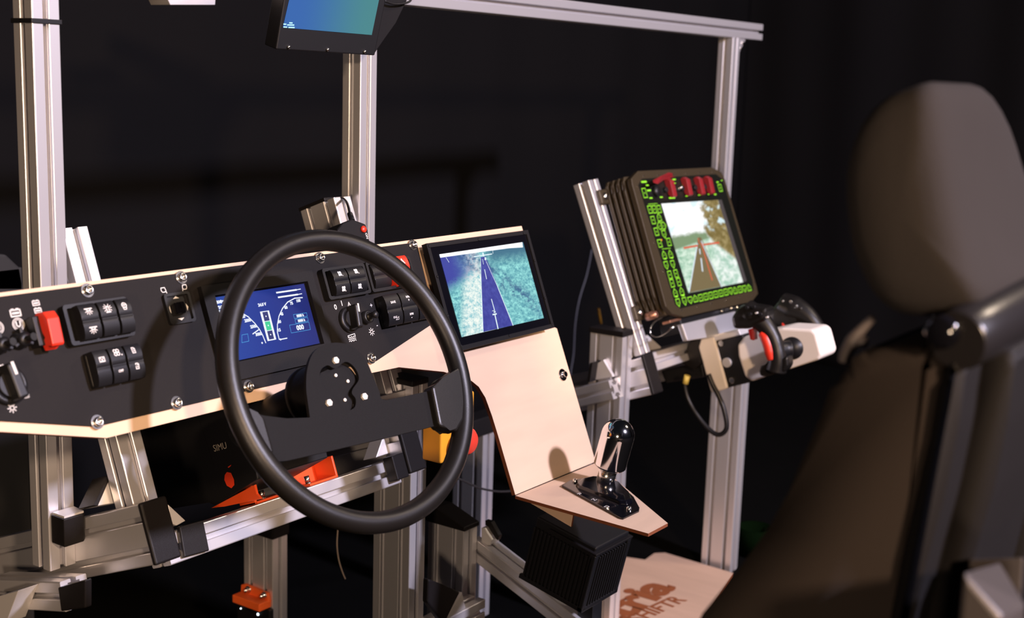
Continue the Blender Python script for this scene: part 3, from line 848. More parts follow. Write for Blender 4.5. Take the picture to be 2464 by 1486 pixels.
print_mark('wave_symbol', ic_wave, 64, 953, .005); print_mark('lamp_symbol', ic_fan, 4, 884, .007)
print_mark('warning_symbol', ic_warn, 840, 733, .008)
for t_, x, y, s in (('0', 807, 739, .0105), ('1', 822, 730, .0105), ('+', 893, 735, .010), ('-', 907, 782, .009)):
    print_mark('panel_character', ic_txt(t_), x, y, s, 'white printed character ' + t_)

# --- rotary knobs
def rotary(px, py, r, ang, label, big=True):
    c = T.px(px, py, PH + 0.004)
    mb = MB(T); mb.lathe([(r, PH), (r, PH + 0.004), (r * .94, PH + 0.006), (r * .72, PH + 0.007), (r * .7, PH + 0.004), (0, PH + 0.004)], 36, Matrix.Translation((c[0], c[1], 0)))
    b = part('rotary_switch', mb, BLK, db, label)
    mb = MB(T); M = LM((c[0], c[1], 0), rz=ang)
    w = r * .3
    o = [(-w, -r * .85), (w, -r * .85), (w * .9, r * 1.0), (-w * .9, r * 1.0)]
    mb.prism(o, PH + 0.002, PH + 0.024, bev=0.003, M=M, seg=3)
    mb.cyl((0, 0), r * .66, PH + .002, PH + 0.010, 24, M=M)
    k = part('knob', mb, BLK, b)
    mb = MB(T); mb.box(-w * .25, w * .25, r * .35, r * 1.0, PH + 0.0238, PH + 0.0246, M=M); part('pointer_mark', mb, WHITEM, k, 'white pointer')
rotary(842, 768, 0.0185, math.radians(-8), 'light switch with a white pointer')
rotary(22, 925, 0.022, math.radians(8), 'large rotary knob at the left edge')
c = T.px(885, 762, PH + .006)
mb = MB(T); mb.lathe([(.0095, PH), (.0095, PH + .009), (.006, PH + .010), (.005, PH + .007), (.0045, PH + .018), (.006, PH + .022), (.003, PH + .025), (0, PH + .025)], 28, Matrix.Translation((c[0], c[1], 0)))
part('dimmer_knob', mb, BLK, db, 'small round dimmer knob')
# --- toggle levers at far left
for (x, y) in ((50, 818), (0, 830)):
    c = T.px(x, y, PH + .006)
    mb = MB(T); mb.lathe([(.010, PH), (.010, PH + .003), (.0075, PH + .010), (.0075, PH + .016), (.003, PH + .017), (0, PH + .017)], 20, Matrix.Translation((c[0], c[1], 0)))
    mb.tube([(c[0], c[1], PH + .012), (c[0] + .002, c[1] - .001, PH + .020), (c[0] + .003, c[1] - .001, PH + .027)], [.003, .0032, .0045], 12)
    for k in range(3):
        a = PI / 2 + k * 2 * PI / 3
        mb.box(.004, .013, -.002, .002, PH + .004, PH + .012, .001, LM((c[0], c[1], 0), rz=a))
    part('toggle_switch', mb, BLK, db, 'black toggle switch')
# --- red safety cover
h1 = 0.030
F1 = [T.px(x, y, h1) for x, y in ((97, 750), (124, 744), (160, 820), (132, 832))]
sw = MB(T); cA = T.px(98, 790, PH)
sw.box(F1[0][0] - .004, F1[0][0] + .014, F1[3][1] + .004, F1[0][1] - .002, PH, PH + .016, .001)
sc_ = part('safety_toggle', sw, BLK, db, 'toggle under a red flip guard')
mb = MB(T)
xa_, xb_ = (F1[0][0] + F1[3][0]) / 2, (F1[1][0] + F1[2][0]) / 2
yt, ybm = (F1[0][1] + F1[1][1]) / 2, (F1[2][1] + F1[3][1]) / 2
mb.prism([(yt - .002, PH + .006), (yt + .001, PH + .014), (yt - .001, PH + .026), (yt - .010, PH + .031), (ybm + .000, PH + .029), (ybm - .002, PH + .026), (ybm + .002, PH + .022), (ybm - .004, PH + .012), (ybm + .004, PH + .010), (ybm + .010, PH + .020), (yt - .014, PH + .014)], xa_, xb_, bev=.0012, ax='yz')
part('guard', mb, RED, sc_, 'bright red flip guard')

# --- instrument display
hB = 0.008
sTL, sTR, sBR, sBL = [T.px(x, y, PH + .003) for x, y in ((515, 715), (734, 682), (768, 828), (583, 862))]
sx0 = T.px(515, 715, PH + .003)[0]; sx1 = (sTR[0] + sBR[0]) / 2; sy1 = (sTL[1] + sTR[1]) / 2; sy0 = (sBR[1] + sBL[1]) / 2
bx0 = T.px(484, 690, PH + hB)[0]; by1 = T.px(500, 686, PH + hB)[1]; bx1 = T.px(780, 760, PH + hB)[0]; by0 = T.px(640, 899, PH + hB)[1]
def rect(x0, x1, y0, y1): return [(x0, y0), (x1, y0), (x1, y1), (x0, y1)]
mb = MB(T); mb.prism(rect(bx0, bx1, by0, by1), PH, PH + hB, holes=[rect(sx0 - .002, sx1 + .003, sy0 - .002, sy1 + .002)])
disp = part('display_bezel', mb, MATBLK, db, 'black display bezel')
mb = MB(T); mb.box(sx0 - .002, sx1 + .003, sy0 - .002, sy1 + .002, PH, PH + .0025)
part('glass', mb, GLOSS, disp)
BLUE = bpy.data.materials.new('gauge_screen_blue'); BLUE.use_nodes = True
nt = BLUE.node_tree; b = nt.nodes['Principled BSDF']; b.inputs['Base Color'].default_value = (.01, .01, .02, 1); b.inputs['Roughness'].default_value = .15
tc = nt.nodes.new('ShaderNodeTexCoord'); sx = nt.nodes.new('ShaderNodeSeparateXYZ'); nt.links.new(tc.outputs['Generated'], sx.inputs[0])
cr = nt.nodes.new('ShaderNodeValToRGB'); cr.color_ramp.elements[0].color = (.016, .060, .33, 1); cr.color_ramp.elements[1].color = (.012, .022, .17, 1)
e = cr.color_ramp.elements.new(.45); e.color = (.010, .036, .27, 1)
nt.links.new(sx.outputs[0], cr.inputs[0]); nt.links.new(cr.outputs[0], b.inputs['Emission Color']); b.inputs['Emission Strength'].default_value = 1.0
GW = emis('gauge_white', (.85, .9, 1), 1.1); GG = emis('gauge_green', (.03, .62, .30), 1.0); GC = emis('gauge_cyan', (.05, .35, .75), 1.0); GN = emis('gauge_navy', (.008, .02, .16), 1.0)
mb = MB(T); mb.flat(rect(sx0, sx1, sy0, sy1), PH + .0028)
z1_ = PH + .0030; SW, SH = sx1 - sx0, sy1 - sy0
sp_ = part('screen', mb, BLUE, disp, 'lit blue gauge screen')
def G(px, py): return T.px(px, py, z1_)
mb = MB(T)
mb.mi = 0
# right arc, left arc
def curve_px(pts): return [G(x, y) for x, y in pts]
def c3(x, y): return (x / 3.23 + 480, y / 3.23 + 440)
mb.stroke(curve_px([c3(*p) for p in ((800, 890), (740, 895), (685, 925), (645, 975), (618, 1035), (606, 1100), (606, 1160), (620, 1215))]), .0014, z1_)
mb.stroke(curve_px([c3(*p) for p in ((680, 1205), (630, 1215))]), .0014, z1_)
mb.stroke(curve_px([c3(*p) for p in ((270, 985), (330, 1010), (380, 1040), (430, 1090), (465, 1135), (490, 1180), (515, 1240))]), .0014, z1_)
mb.stroke(curve_px([c3(*p) for p in ((415, 1172), (460, 1140))]), .0014, z1_)
mb.disc(G(*c3(487, 1242)), .0013, z1_); mb.disc(G(*c3(630, 1215)), .0014, z1_)
for t_, p in (('100', (768, 915)), ('75', (716, 935)), ('60', (672, 968)), ('45', (640, 1018)), ('30', (622, 1078)), ('15', (620, 1143)), ('24.0 V', (487, 945)), ('2000', (375, 1068)), ('2500', (420, 1115)), ('3000', (460, 1175)), ('1500', (330, 1040)), ('80C', (152, 925)), ('75C', (158, 967)), ('50', (165, 1000))):
    c = G(*c3(*p)); mb.text(t_, c[0], c[1], .0055, z1_, thick=.0003)
mb.stroke(curve_px([c3(600, 852), c3(752, 830)]), .0022, z1_); mb.stroke(curve_px([c3(758, 829), c3(785, 824)]), .0012, z1_)
mb.stroke(curve_px([c3(614, 888), c3(762, 866)]), .0022, z1_); mb.stroke(curve_px([c3(768, 865), c3(795, 860)]), .0012, z1_)
mb.stroke(curve_px([c3(160, 920), c3(198, 914)]), .0020, z1_)
mb.flat(curve_px([c3(470, 1000), c3(540, 990), c3(597, 1215), c3(530, 1228)]), z1_)
c = G(*c3(783, 1123)); mb.text('000', c[0], c[1], .009, z1_, thick=.0004)
c = G(*c3(783, 1030)); mb.text('0000 h', c[0], c[1], .0048, z1_, thick=.0003)
c = G(*c3(793, 1068)); mb.text('0000 h', c[0], c[1], .0048, z1_, thick=.0003)
part('gauge_marks', mb, GW, disp, 'white gauge arcs and figures')
mb = MB(T); z = z1_
def innerq(p, q): # p..q fraction along battery column
    a_, b_, c_, d_ = (487, 1004), (528, 998), (580, 1210), (541, 1217)
    L_ = lambda u, v, t: (u[0] + (v[0] - u[0]) * t, u[1] + (v[1] - u[1]) * t)
    return curve_px([c3(*L_(a_, d_, p)), c3(*L_(b_, c_, p)), c3(*L_(b_, c_, q)), c3(*L_(a_, d_, q))])
z2_ = z1_ + .0002
mb.flat(innerq(0, .33), z2_); mb.flat(innerq(.69, 1), z2_)
part('gauge_cells', mb, GN, disp, 'navy bar segments')
mb = MB(T); mb.flat(innerq(.35, .67), z2_); part('gauge_cell', mb, GG, disp, 'green bar segment')
mb = MB(T); 
for pts in (((730, 1022), (832, 1008), (838, 1035), (737, 1052)), ((742, 1060), (840, 1044), (846, 1072), (748, 1090)), ((700, 1104), (850, 1080), (862, 1138), (714, 1165)), ((330, 1180), (375, 1172), (384, 1228), (330, 1240))):
    mb = MB(T); mb.stroke(curve_px([c3(*p) for p in pts]), .0006, z1_, True)
    part('gauge_box', mb, GC, disp, 'thin blue outline box')
mb = MB(T)
for fr_ in (.165, .5, .835):
    q = innerq(fr_, fr_ + .001); mb.disc(((q[0][0] + q[1][0]) / 2, q[0][1]), .0010, z2_ + .0001)
part('gauge_dots', mb, GW, disp, 'white dots')

# ================================================================== STEERING WHEEL
tl, yw = 0.4634, -0.0972
NN = V((math.sin(yw) * math.cos(tl), -math.cos(yw) * math.cos(tl), math.sin(tl)))
HUB = CAM + (V((1.2173, 1.1049, 0.7822)) + V((0, 0, CZ - 1.17)) - CAM) * 0.95
e1 = V((0, 0, 1)).cross(NN) * -1
e1 = NN.cross(V((0, 0, 1))) ; e1 = -e1 if e1.x < 0 else e1
e1.normalize(); e2 = NN.cross(e1); e2 = e2 if e2.z > 0 else -e2
Wf = Frame(HUB, e1, e2, NN)
RW = 0.1805; rW = 0.0136
sw_ = thing('steering_wheel', 'large black steering wheel with a flat two-spoke steel plate and white bolts', 'steering wheel', HUB)
mb = MB(Wf); mb.torus(RW, rW); part('rim', mb, RUBBER, sw_, 'black rubber rim')
def wp(pts, h=0.0): return [Wf.px(x, y, h) for x, y in pts]
zp = 0.0
plate = wp(((746, 1004), (742, 975), (737, 935), (739, 890), (752, 851), (776, 831), (804, 824), (837, 828), (862, 844), (882, 868), (898, 905), (912, 938), (930, 962), (1034, 940), (1056, 1022), (940, 1050), (778, 1088), (690, 1108), (640, 1112), (607, 1075), (590, 1020), (600, 992), (640, 1000), (690, 1006)), zp)
def smooth2(pts, idx0, idx1, k=4):
    out = []
    n = len(pts)
    for i in range(n):
        if idx0 <= i < idx1:
            p0, p1, p2, p3 = [V(pts[(i + q) % n]) for q in (-1, 0, 1, 2)]
            for j in range(k):
                u = j / k; out.append(tuple(0.5 * ((2 * p1) + (p2 - p0) * u + (2 * p0 - 5 * p1 + 4 * p2 - p3) * u * u + (3 * p1 - p0 - 3 * p2 + p3) * u ** 3)))
        else: out.append(tuple(pts[i]))
    return out
plate = smooth2(plate, 1, 12)
hole = wp([(x / 3.095 + 520, y / 3.095 + 820) for x, y in ((780, 215), (830, 180), (870, 200), (900, 197), (960, 155), (1010, 175), (1052, 230), (1062, 290), (1022, 350), (1012, 390), (1040, 430), (1034, 490), (990, 515), (930, 500), (895, 440), (850, 395), (800, 340), (775, 280))], zp)
hole = smooth2(hole, 0, len(hole), 3)
mb = MB(Wf); mb.prism(plate[::-1], -0.005, 0.0, holes=[hole])
part('spoke_plate', mb, SPOKE, sw_, 'flat black steel spoke plate')
# inner adapter plate, set back
hub2 = wp([(x / 3.095 + 520, y / 3.095 + 820) for x, y in ((772, 240), (825, 215), (885, 215), (940, 190), (985, 205), (1020, 255), (1040, 310), (1005, 350), (998, 392), (1018, 440), (1010, 500), (980, 535), (915, 510), (870, 455), (820, 410), (775, 350), (762, 290))], -0.008)
mb = MB(Wf); mb.prism(hub2[::-1], -0.012, -0.0065); part('hub_plate', mb, SPOKE, sw_, 'recessed black hub plate')
for (x, y, r) in ((809, 866, .0035), (793, 968, .0035), (878, 953, .0035)):
    mb = MB(Wf); c = Wf.px(x, y, .003); mb.cyl(c, r * 1.25, 0, .0035, 6, bev=0); part('bolt', mb, WHITEM, sw_, 'pale hexagonal bolt head')
for (x, y) in ((807, 903), (836, 917), (829, 962)):
    mb = MB(Wf); c = Wf.px(x, y, -.006); mb.cyl(c, .0020, -.0065, -.0045, 12); part('screw', mb, WHITEM, sw_, 'tiny pale screw')
# rubber pads where spokes meet the rim
def pad(pts, depth=.012, label='moulded rubber spoke pad'):
    mb = MB(Wf); q = wp(pts, .006)
    ar = sum(q[i][0] * q[(i + 1) % len(q)][1] - q[(i + 1) % len(q)][0] * q[i][1] for i in range(len(q)))
    if ar < 0: q = q[::-1]
    mb.prism(q, -.010, depth, bev=.004, seg=3)
    part('spoke_pad', mb, RUBBER, sw_, label)
pad(((1034, 930), (1066, 915), (1078, 900), (1106, 878), (1116, 960), (1112, 1010), (1096, 1040), (1078, 1030), (1060, 1030), (1052, 1022)), .010)
pad(((566, 960), (590, 975), (622, 990), (640, 1000), (664, 1085), (650, 1105), (628, 1100), (600, 1060), (575, 1010)), .004)

# ================================================================== WHEEL BASE MOTOR
XW = 1.205
wbm = thing('wheel_motor', 'black wheelbase motor with orange hexagon logo on orange steel brackets', 'motor', (1.19, 1.25, 0.6))
# round housing behind plate
mb = MB(Wf)
mb.lathe([(0, -.008), (.024, -.008), (.028, -.012), (.032, -.034), (.036, -.050), (.039, -.060), (.039, -.066), (.041, -.068), (.041, -.074), (.0, -.074)], 40, Matrix.Translation((-.012, -.004, 0)))
part('shaft_housing', mb, MATBLK, wbm, 'rounded black shaft housing')
mb = MB(Wf); mb.tube([(-.012, -.004, -.073), (-.012, -.004, -.23)], .026, 24); part('shaft', mb, DEEP, wbm)
FX1 = Frame((XW, T.o.y, T.o.z), T.z, T.y, (-1, 0, 0))      # x toward the driver, y up the lean, z out to -X
def fx(pts, h=0): return [FX1.px(x, y, h) for x, y in pts]
q_ = fx(((620, 1152), (512, 1212), (503, 1205), (480, 1125), (420, 1010), (440, 985), (600, 990), (640, 1060)))
body = [(-.36, .005), (-.36, -.12)] + [FX1.px(503, 1206), FX1.px(514, 1215), FX1.px(620, 1153)] + [(FX1.px(620, 1153)[0] + .004, -.07), (FX1.px(620, 1153)[0] - .01, .01)]
mb = MB(FX1); mb.prism(body, -.14, 0.0, bev=.0015); bo = part('motor_body', mb, DEEP, wbm, 'black angular motor body')
mb = MB(FX1); c = FX1.px(523, 1077, .0005)
mb.text('SIMU', c[0] + .006, c[1], .0135, .0006, align='CENTER', sx=1.0)
part('lettering', mb, mat('grey_print', (.42, .37, .30), .6), bo, 'grey letters SIMU')
mb = MB(FX1); c = FX1.px(553, 1154, .0005)
hx = fx(((546, 1135), (556, 1137), (563, 1153), (564, 1166), (557, 1174), (546, 1168), (540, 1154), (541, 1142)), .0008)
mb.flat(hx, .0009); mb.flat(fx(((548, 1123), (557, 1117), (555, 1121), (550, 1125)), .0008), .0009)
part('logo', mb, mat('orange_logo', (.75, .045, .01), .5), bo, 'orange hexagon logo')
mb = MB(FX1); mb.stroke(fx(((477, 1003), (496, 1060), (514, 1118)), .0008), .0006, .0008); part('seam', mb, MATBLK, bo)
# orange brackets
rt = rv + 0.02      # top of rail (v)
mb = MB(T)
L0 = T.px(612, 1168, HR)[0]
def bracket(x0, x1, hback, hfront, tall):
    mb = MB(T)
    mb.box(x0, x1, rt, rt + .0035, hback, hfront, .0008)                       # foot
    return mb
xw0 = T.px(612, 1195, HR)[0]
# left bracket: triangular side plate + foot
sidep = [FX1.px(507, 1222, .006), FX1.px(612, 1166, .006), FX1.px(616, 1188, .006), FX1.px(628, 1200, .006), FX1.px(540, 1218, .006)]
mb = MB(FX1); mb.prism(sidep, .002, .006, bev=.0005); part('left_bracket', mb, ORG, wbm, 'orange steel bracket')
fb = FX1.px(625, 1198, .006)
mb = MB(T); mb.box(xw0, xw0 + .065, rt + .0005, rt + .004, HR - .035, HR - .001, .0008)
mb.box(xw0, xw0 + .004, rt + .0005, rt + .030, HR - .035, HR - .001, .0008)
part('left_bracket_foot', mb, ORG, wbm, 'orange steel bracket foot')
xr0 = T.px(814, 1140, HR)[0]
mb = MB(T); mb.box(xr0 - .060, xr0, rt + .0005, rt + .004, HR - .045, HR - .001, .0008)
mb.box(xr0 - .004, xr0, rt + .0005, rt + .034, HR - .045, HR - .001, .001)
mb.box(xr0 - .062, xr0 - .002, rt + .002, rt + .034, HR - .048, HR - .044, .0008)
part('right_bracket', mb, ORG, wbm, 'orange steel bracket')
c = T.px(758, 1146, HR)
mb = MB(Frame(T.w(c[0], rt + .004, HR - .018), T.x, T.z * -1, T.y)); mb.cyl((0, 0), .005, 0, .001, 20); mb.cyl((0, 0), .0042, .001, .012, 20); part('bolt', mb, STEEL, wbm)
mb = MB(Frame(T.w(xw0 + .03, rt + .004, HR - .018), T.x, T.z * -1, T.y)); mb.cyl((0, 0), .005, 0, .001, 20); mb.cyl((0, 0), .0042, .001, .012, 20); part('bolt', mb, STEEL, wbm)

# ================================================================== ROAD MONITOR (beside the wheel)
def screenthing(F, quad, h): return [F.px(x, y, h) for x, y in quad]
rm = thing('road_monitor', 'black framed monitor on the plywood console showing a straight road through bluish grass', 'monitor', T.w(1.68, 0, 0.01))
MH = 0.022
o_ = [T.px(x, y, MH) for x, y in ((1012, 588), (1262, 553), (1344, 790), (1108, 838))]
mx0 = (o_[0][0] + o_[3][0]) / 2; mx1 = (o_[1][0] + o_[2][0]) / 2; my1 = (o_[0][1] + o_[1][1]) / 2; my0 = (o_[2][1] + o_[3][1]) / 2
i_ = [T.px(x, y, MH - .002) for x, y in ((1053, 612), (1255, 583), (1312, 765), (1114, 809))]
sc4 = [T.px(x, y, MH - .002) for x, y in ((1053, 612), (1255, 583), (1312, 765), (1114, 809))]
rx0 = (sc4[0][0] + sc4[3][0]) / 2; rx1 = (sc4[1][0] + sc4[2][0]) / 2; ry1 = (sc4[0][1] + sc4[1][1]) / 2; ry0 = (sc4[2][1] + sc4[3][1]) / 2
gx0, gx1, gy0, gy1 = mx0 + .007, mx1 - .007, my0 + .007, my1 - .007
mb = MB(T); mb.prism(rect(mx0, mx1, my0, my1), .012, MH, holes=[rect(gx0, gx1, gy0, gy1)])
part('housing', mb, MATBLK, rm, 'black monitor housing')
mb = MB(T); mb.box(gx0, gx1, gy0, gy1, .0125, MH - .0025); gl_ = part('glass', mb, GLOSS, rm)
mb = MB(T); mb.box(mx0 + .012, mx1 - .012, my0 + .006, my1 - .012, .0004, .0124, .001); part('mounting_box', mb, DEEP, rm)
for (x, y) in ((1018, 592), (1149, 566), (1259, 556), (1043, 667), (1075, 760), (1291, 626), (1320, 715), (1341, 788), (1228, 816), (1110, 832)):
    mb = MB(T); c = T.px(x, y, MH); c = (min(max(c[0], mx0 + .005), mx1 - .005), min(max(c[1], my0 + .005), my1 - .005)); mb.cyl(c, .0022, MH, MH + .0012, 12, r2=.0014); part('screw', mb, BLK, rm)
# vegetation screen material
def screen_mat(name, build):
    m = bpy.data.materials.new(name); m.use_nodes = True
    nt = m.node_tree; b = nt.nodes['Principled BSDF']; b.inputs['Base Color'].default_value = (.01, .01, .012, 1); b.inputs['Roughness'].default_value = .2
    tc = nt.nodes.new('ShaderNodeTexCoord'); out = build(nt, tc.outputs['Generated'])
    nt.links.new(out, b.inputs['Emission Color']); b.inputs['Emission Strength'].default_value = 1.0
    return m
def math_(nt, op, a, b=None, c=None, clamp=False):
    n = nt.nodes.new('ShaderNodeMath'); n.operation = op; n.use_clamp = clamp
    for i, v in enumerate((a, b, c)):
        if v is None: continue
        if isinstance(v, (int, float)): n.inputs[i].default_value = v
        else: nt.links.new(v, n.inputs[i])
    return n.outputs[0]
def mixc(nt, f, a, b, mode='MIX'):
    n = nt.nodes.new('ShaderNodeMix'); n.data_type = 'RGBA'; n.blend_type = mode
    for i, v in ((0, f), (6, a), (7, b)):
        if isinstance(v, (int, float)): n.inputs[i].default_value = v
        elif isinstance(v, tuple): n.inputs[i].default_value = (*v, 1)
        else: nt.links.new(v, n.inputs[i])
    return n.outputs[2]
def noise(nt, vec, scale, detail=4, rough=.6, sc3=None):
    if sc3:
        mp = nt.nodes.new('ShaderNodeMapping'); mp.inputs['Scale'].default_value = sc3; nt.links.new(vec, mp.inputs[0]); vec = mp.outputs[0]
    n = nt.nodes.new('ShaderNodeTexNoise'); n.inputs['Scale'].default_value = scale; n.inputs['Detail'].default_value = detail; n.inputs['Roughness'].default_value = rough
    nt.links.new(vec, n.inputs['Vector']); return n.outputs[0]
def sstep(nt, v, a, b):
    n = nt.nodes.new('ShaderNodeMapRange'); n.interpolation_type = 'SMOOTHSTEP'; nt.links.new(v, n.inputs[0]) if not isinstance(v, float) else None
    n.inputs[1].default_value = a; n.inputs[2].default_value = b; return n.outputs[0]
def grass(nt, vec):
    s = nt.nodes.new('ShaderNodeSeparateXYZ'); nt.links.new(vec, s.inputs[0]); x, y = s.outputs[0], s.outputs[1]
    n1 = noise(nt, vec, 16, 6, .75, (1.6, 1, 1)); n2 = noise(nt, vec, 4, 3, .6)
    base = mixc(nt, sstep(nt, n1, .35, .68), (.08, .32, .40), (.36, .85, .80))
    bright = mixc(nt, sstep(nt, n1, .32, .62), (.20, .55, .62), (.95, 1.0, .92))
    # bright verge on lower left, dim blue distance upper left
    bl_ = math_(nt, 'MULTIPLY', sstep(nt, math_(nt, 'SUBTRACT', math_(nt, 'ADD', x, math_(nt, 'MULTIPLY', n2, .15)), math_(nt, 'MULTIPLY', y, .28)), .02, .16), math_(nt, 'SUBTRACT', 1.0, sstep(nt, x, .38, .46)))
    col = mixc(nt, bl_, base, bright)
    col = mixc(nt, math_(nt, 'MULTIPLY', math_(nt, 'SUBTRACT', 1.0, sstep(nt, math_(nt, 'ADD', x, math_(nt, 'MULTIPLY', n2, -.05)), .05, .5)), sstep(nt, math_(nt, 'ADD', math_(nt, 'SUBTRACT', y, math_(nt, 'MULTIPLY', x, .45)), math_(nt, 'MULTIPLY', n1, .25)), .62, .80)), col, (.045, .06, .36))
    # dark blue streaks on the right
    n3 = noise(nt, vec, 7, 4, .7, (1.4, .9, 1))
    band = math_(nt, 'SUBTRACT', 1.0, sstep(nt, math_(nt, 'ABSOLUTE', math_(nt, 'ADD', math_(nt, 'SUBTRACT', math_(nt, 'MULTIPLY', x, 1.1), 1.24), y)), .02, .22))
    col = mixc(nt, math_(nt, 'MULTIPLY', band, sstep(nt, n3, .42, .62)), col, (.03, .09, .24))
    top = sstep(nt, y, .70, .93)
    col = mixc(nt, math_(nt, 'MULTIPLY', top, sstep(nt, x, .45, .6)), col, (.05, .17, .26))
    return col
ROADG = screen_mat('road_screen_grass', grass)
mb = MB(T); mb.flat(rect(rx0, rx1, ry0, ry1), MH - .0018)
part('screen', mb, ROADG, rm, 'lit screen with bluish grass')
zz = MH - .0016
def R4(x, y): return T.px(x / 3.911 + 980, y / 3.911 + 520, zz)
RB = screen_mat('road_screen_asphalt', lambda nt, v: mixc(nt, sstep(nt, noise(nt, v, 9, 5, .6), .3, .8), (.040, .045, .30), (.075, .09, .42)))
mb = MB(T); mb.flat([R4(690, 385), R4(738, 378), R4(996, 1025), R4(715, 1088)], zz); part('road_image', mb, RB, rm, 'blue road on the screen')
SKW = emis('road_screen_sky', (.95, .98, 1), 1.25)
def clampS(p): return (min(max(p[0], rx0), rx1), min(max(p[1], ry0), ry1))
mb = MB(T); mb.flat([clampS(R4(287, 357)), clampS(R4(1082, 243)), clampS(R4(1088, 292)), clampS(R4(960, 300)), clampS(R4(700, 335)), clampS(R4(297, 392))], zz); part('sky_image', mb, SKW, rm, 'white sky strip on the screen')
RL = emis('road_screen_line', (.8, .95, 1), 1.0)
mb = MB(T); z = zz + .0002
for a_, b_, w_ in (((690, 400), (697, 700), .0008), ((697, 700), (713, 1088), .0016), ((742, 425), (850, 665), .0010), ((850, 665), (994, 1025), .0016), ((727, 503), (745, 588), .0016), ((792, 782), (822, 890), .0018), ((825, 930), (853, 1055), .0026), ((708, 405), (716, 450), .0010), ((712, 350), (716, 370), .0035), ((735, 395), (735, 405), .0040), ((627, 381), (795, 355), .0016), ((365, 390), (392, 432), .0009), ((803, 318), (806, 350), .0009), ((800, 890), (818, 885), .0008), ((805, 925), (838, 918), .0022), ((815, 902), (828, 900), .0020)):
    mb = MB(T); mb.stroke([R4(*a_), R4(*b_)], w_, z)
    part('line_mark', mb, RL, rm, 'white mark on the screen')

# ================================================================== CENTRE CONSOLE SHELF
zs = T.w(0, -0.248, 0).z
sh = thing('console_shelf', 'pale plywood shelf with brown laser-cut edges, folded out below the plywood board', 'shelf', (1.7, 1.1, zs))
S4 = [wz(x, y, zs) for x, y in ((1240, 1192), (1433, 1113), (1607, 1258), (1560, 1283))]
mb = MB(); mb.prism([(p.x, p.y) for p in S4][::1], zs - .005, zs, side=1); part('shelf_board', mb, [WOOD, WOODE], sh)
gxp = S4[0].x + .012
gp = [wb(x, y, gxp) for x, y in ((1254, 1200), (1374, 1267), (1380, 1236), (1310, 1215))]
mb = MB(); mb.prism([(gp[0][0], zs - .0055), (gp[1][0], gp[1][1]), (gp[2][0], zs - .0055)], gxp, gxp + .004, ax='yz', side=1); part('gusset', mb, [WOOD, WOODE], sh, 'triangular plywood gusset')
# large washer bolt on the board
c = T.px(1355, 901, .002)
mb = MB(T); mb.cyl(c, .0105, .0003, .0018, 32); mb.cyl((c[0] + .002, c[1]), .0052, .0018, .007, 24, bev=.001)
ob = single('washer_bolt', mb, CHROME, 'shiny bolt with a wide washer near the right edge of the plywood board', 'bolt', loc=T.w(c[0], c[1], 0))

# ================================================================== SHIFTER
ts = math.radians(14.5)
SF = Frame((1.745, 1.034, zs), (1, 0, 0), (0, math.cos(ts), math.sin(ts)), (0, -math.sin(ts), math.cos(ts)))
sf = thing('gear_shifter', 'black gear selector with a chrome knob set in the plywood shelf', 'shifter', (1.745, 1.034, zs))
pl = [wz(x, y, zs + .004) for x, y in ((1352, 1166), (1372, 1154), (1420, 1147), (1460, 1150), (1494, 1165), (1525, 1195), (1539, 1220), (1538, 1226), (1500, 1244), (1494, 1243))]
mb = MB(); mb.prism([(p.x, p.y) for p in pl], zs + .0003, zs + .004, bev=.0008); gp_ = part('gate_plate', mb, GLOSS, sf, 'gloss black gate plate')
# raised dome over the gate, following the plate
dm = [wz(x, y, zs + .006) for x, y in ((1390, 1172), (1384, 1165), (1398, 1153), (1425, 1147), (1460, 1149), (1490, 1161), (1516, 1188), (1524, 1205), (1510, 1211), (1492, 1210), (1440, 1190))]
dm = [(p.x, p.y) for p in dm]
if sum(dm[i][0] * dm[(i + 1) % len(dm)][1] - dm[(i + 1) % len(dm)][0] * dm[i][1] for i in range(len(dm))) < 0: dm = dm[::-1]
mb = MB(); mb.prism(dm, zs + .003, zs + .0095, bev=.002, seg=3, taper=.94); part('gate_dome', mb, GLOSS, sf, 'curved black gate cover')
for ch, (x, y) in (('R', (1394, 1187)), ('N', (1429, 1201)), ('D', (1460, 1218))):
    p = wz(x, y, zs + .0045)
    mb = MB(Frame((p.x, p.y, zs + .0043), (0, -1, 0), (1, 0, 0), (0, 0, 1)))
    mb.text(ch, 0, 0, .0115, 0); part('gate_letter', mb, WHITEM, sf, 'white letter ' + ch)
for (x, y) in ((1514, 1222), (1384, 1155)):
    p = wz(x, y, zs + .006); mb = MB(Frame((p.x, p.y, zs + .004), (1, 0, 0), (0, 1, 0), (0, 0, 1))); boltm(mb, (0, 0), 0, .0042, False, .004); part('bolt', mb, STEEL, sf)
# lever
lean = Frame(hit(1453, 1158, (1.738, 0, 0), V((1, 0, 0))), (1, 0, 0), (0, .97, .25), (0, 0, 1))
pb = hit(1455, 1160, (1.738, 0, 0), V((1, 0, 0))); pt = hit(1497, 1010, (1.738, 0, 0), V((1, 0, 0)))
ld = (pt - pb); LH = ld.length; MLv = axisM(pb, ld)
mb = MB(); mb.lathe([(0, .000), (.0145, .000), (.0150, .020), (.0130, .0215), (0, .0215)], 36, MLv); col_ = part('collar', mb, STEEL, sf, 'steel collar with lettering')
mb = MB(); 
rk = .0268
prof = [(0, .0216), (.0135, .0216), (.0150, .0255), (.0235, .0290), (rk, .0325), (rk, .0335), (rk, LH - rk - .001), (rk, LH - rk)]
for k in range(1, 9):
    a = PI / 2 * k / 8; prof.append((rk * math.cos(a), LH - rk + rk * math.sin(a)))
mb.lathe(prof, 48, MLv); part('knob', mb, CHROME, sf, 'polished chrome rounded knob')
mb = MB()
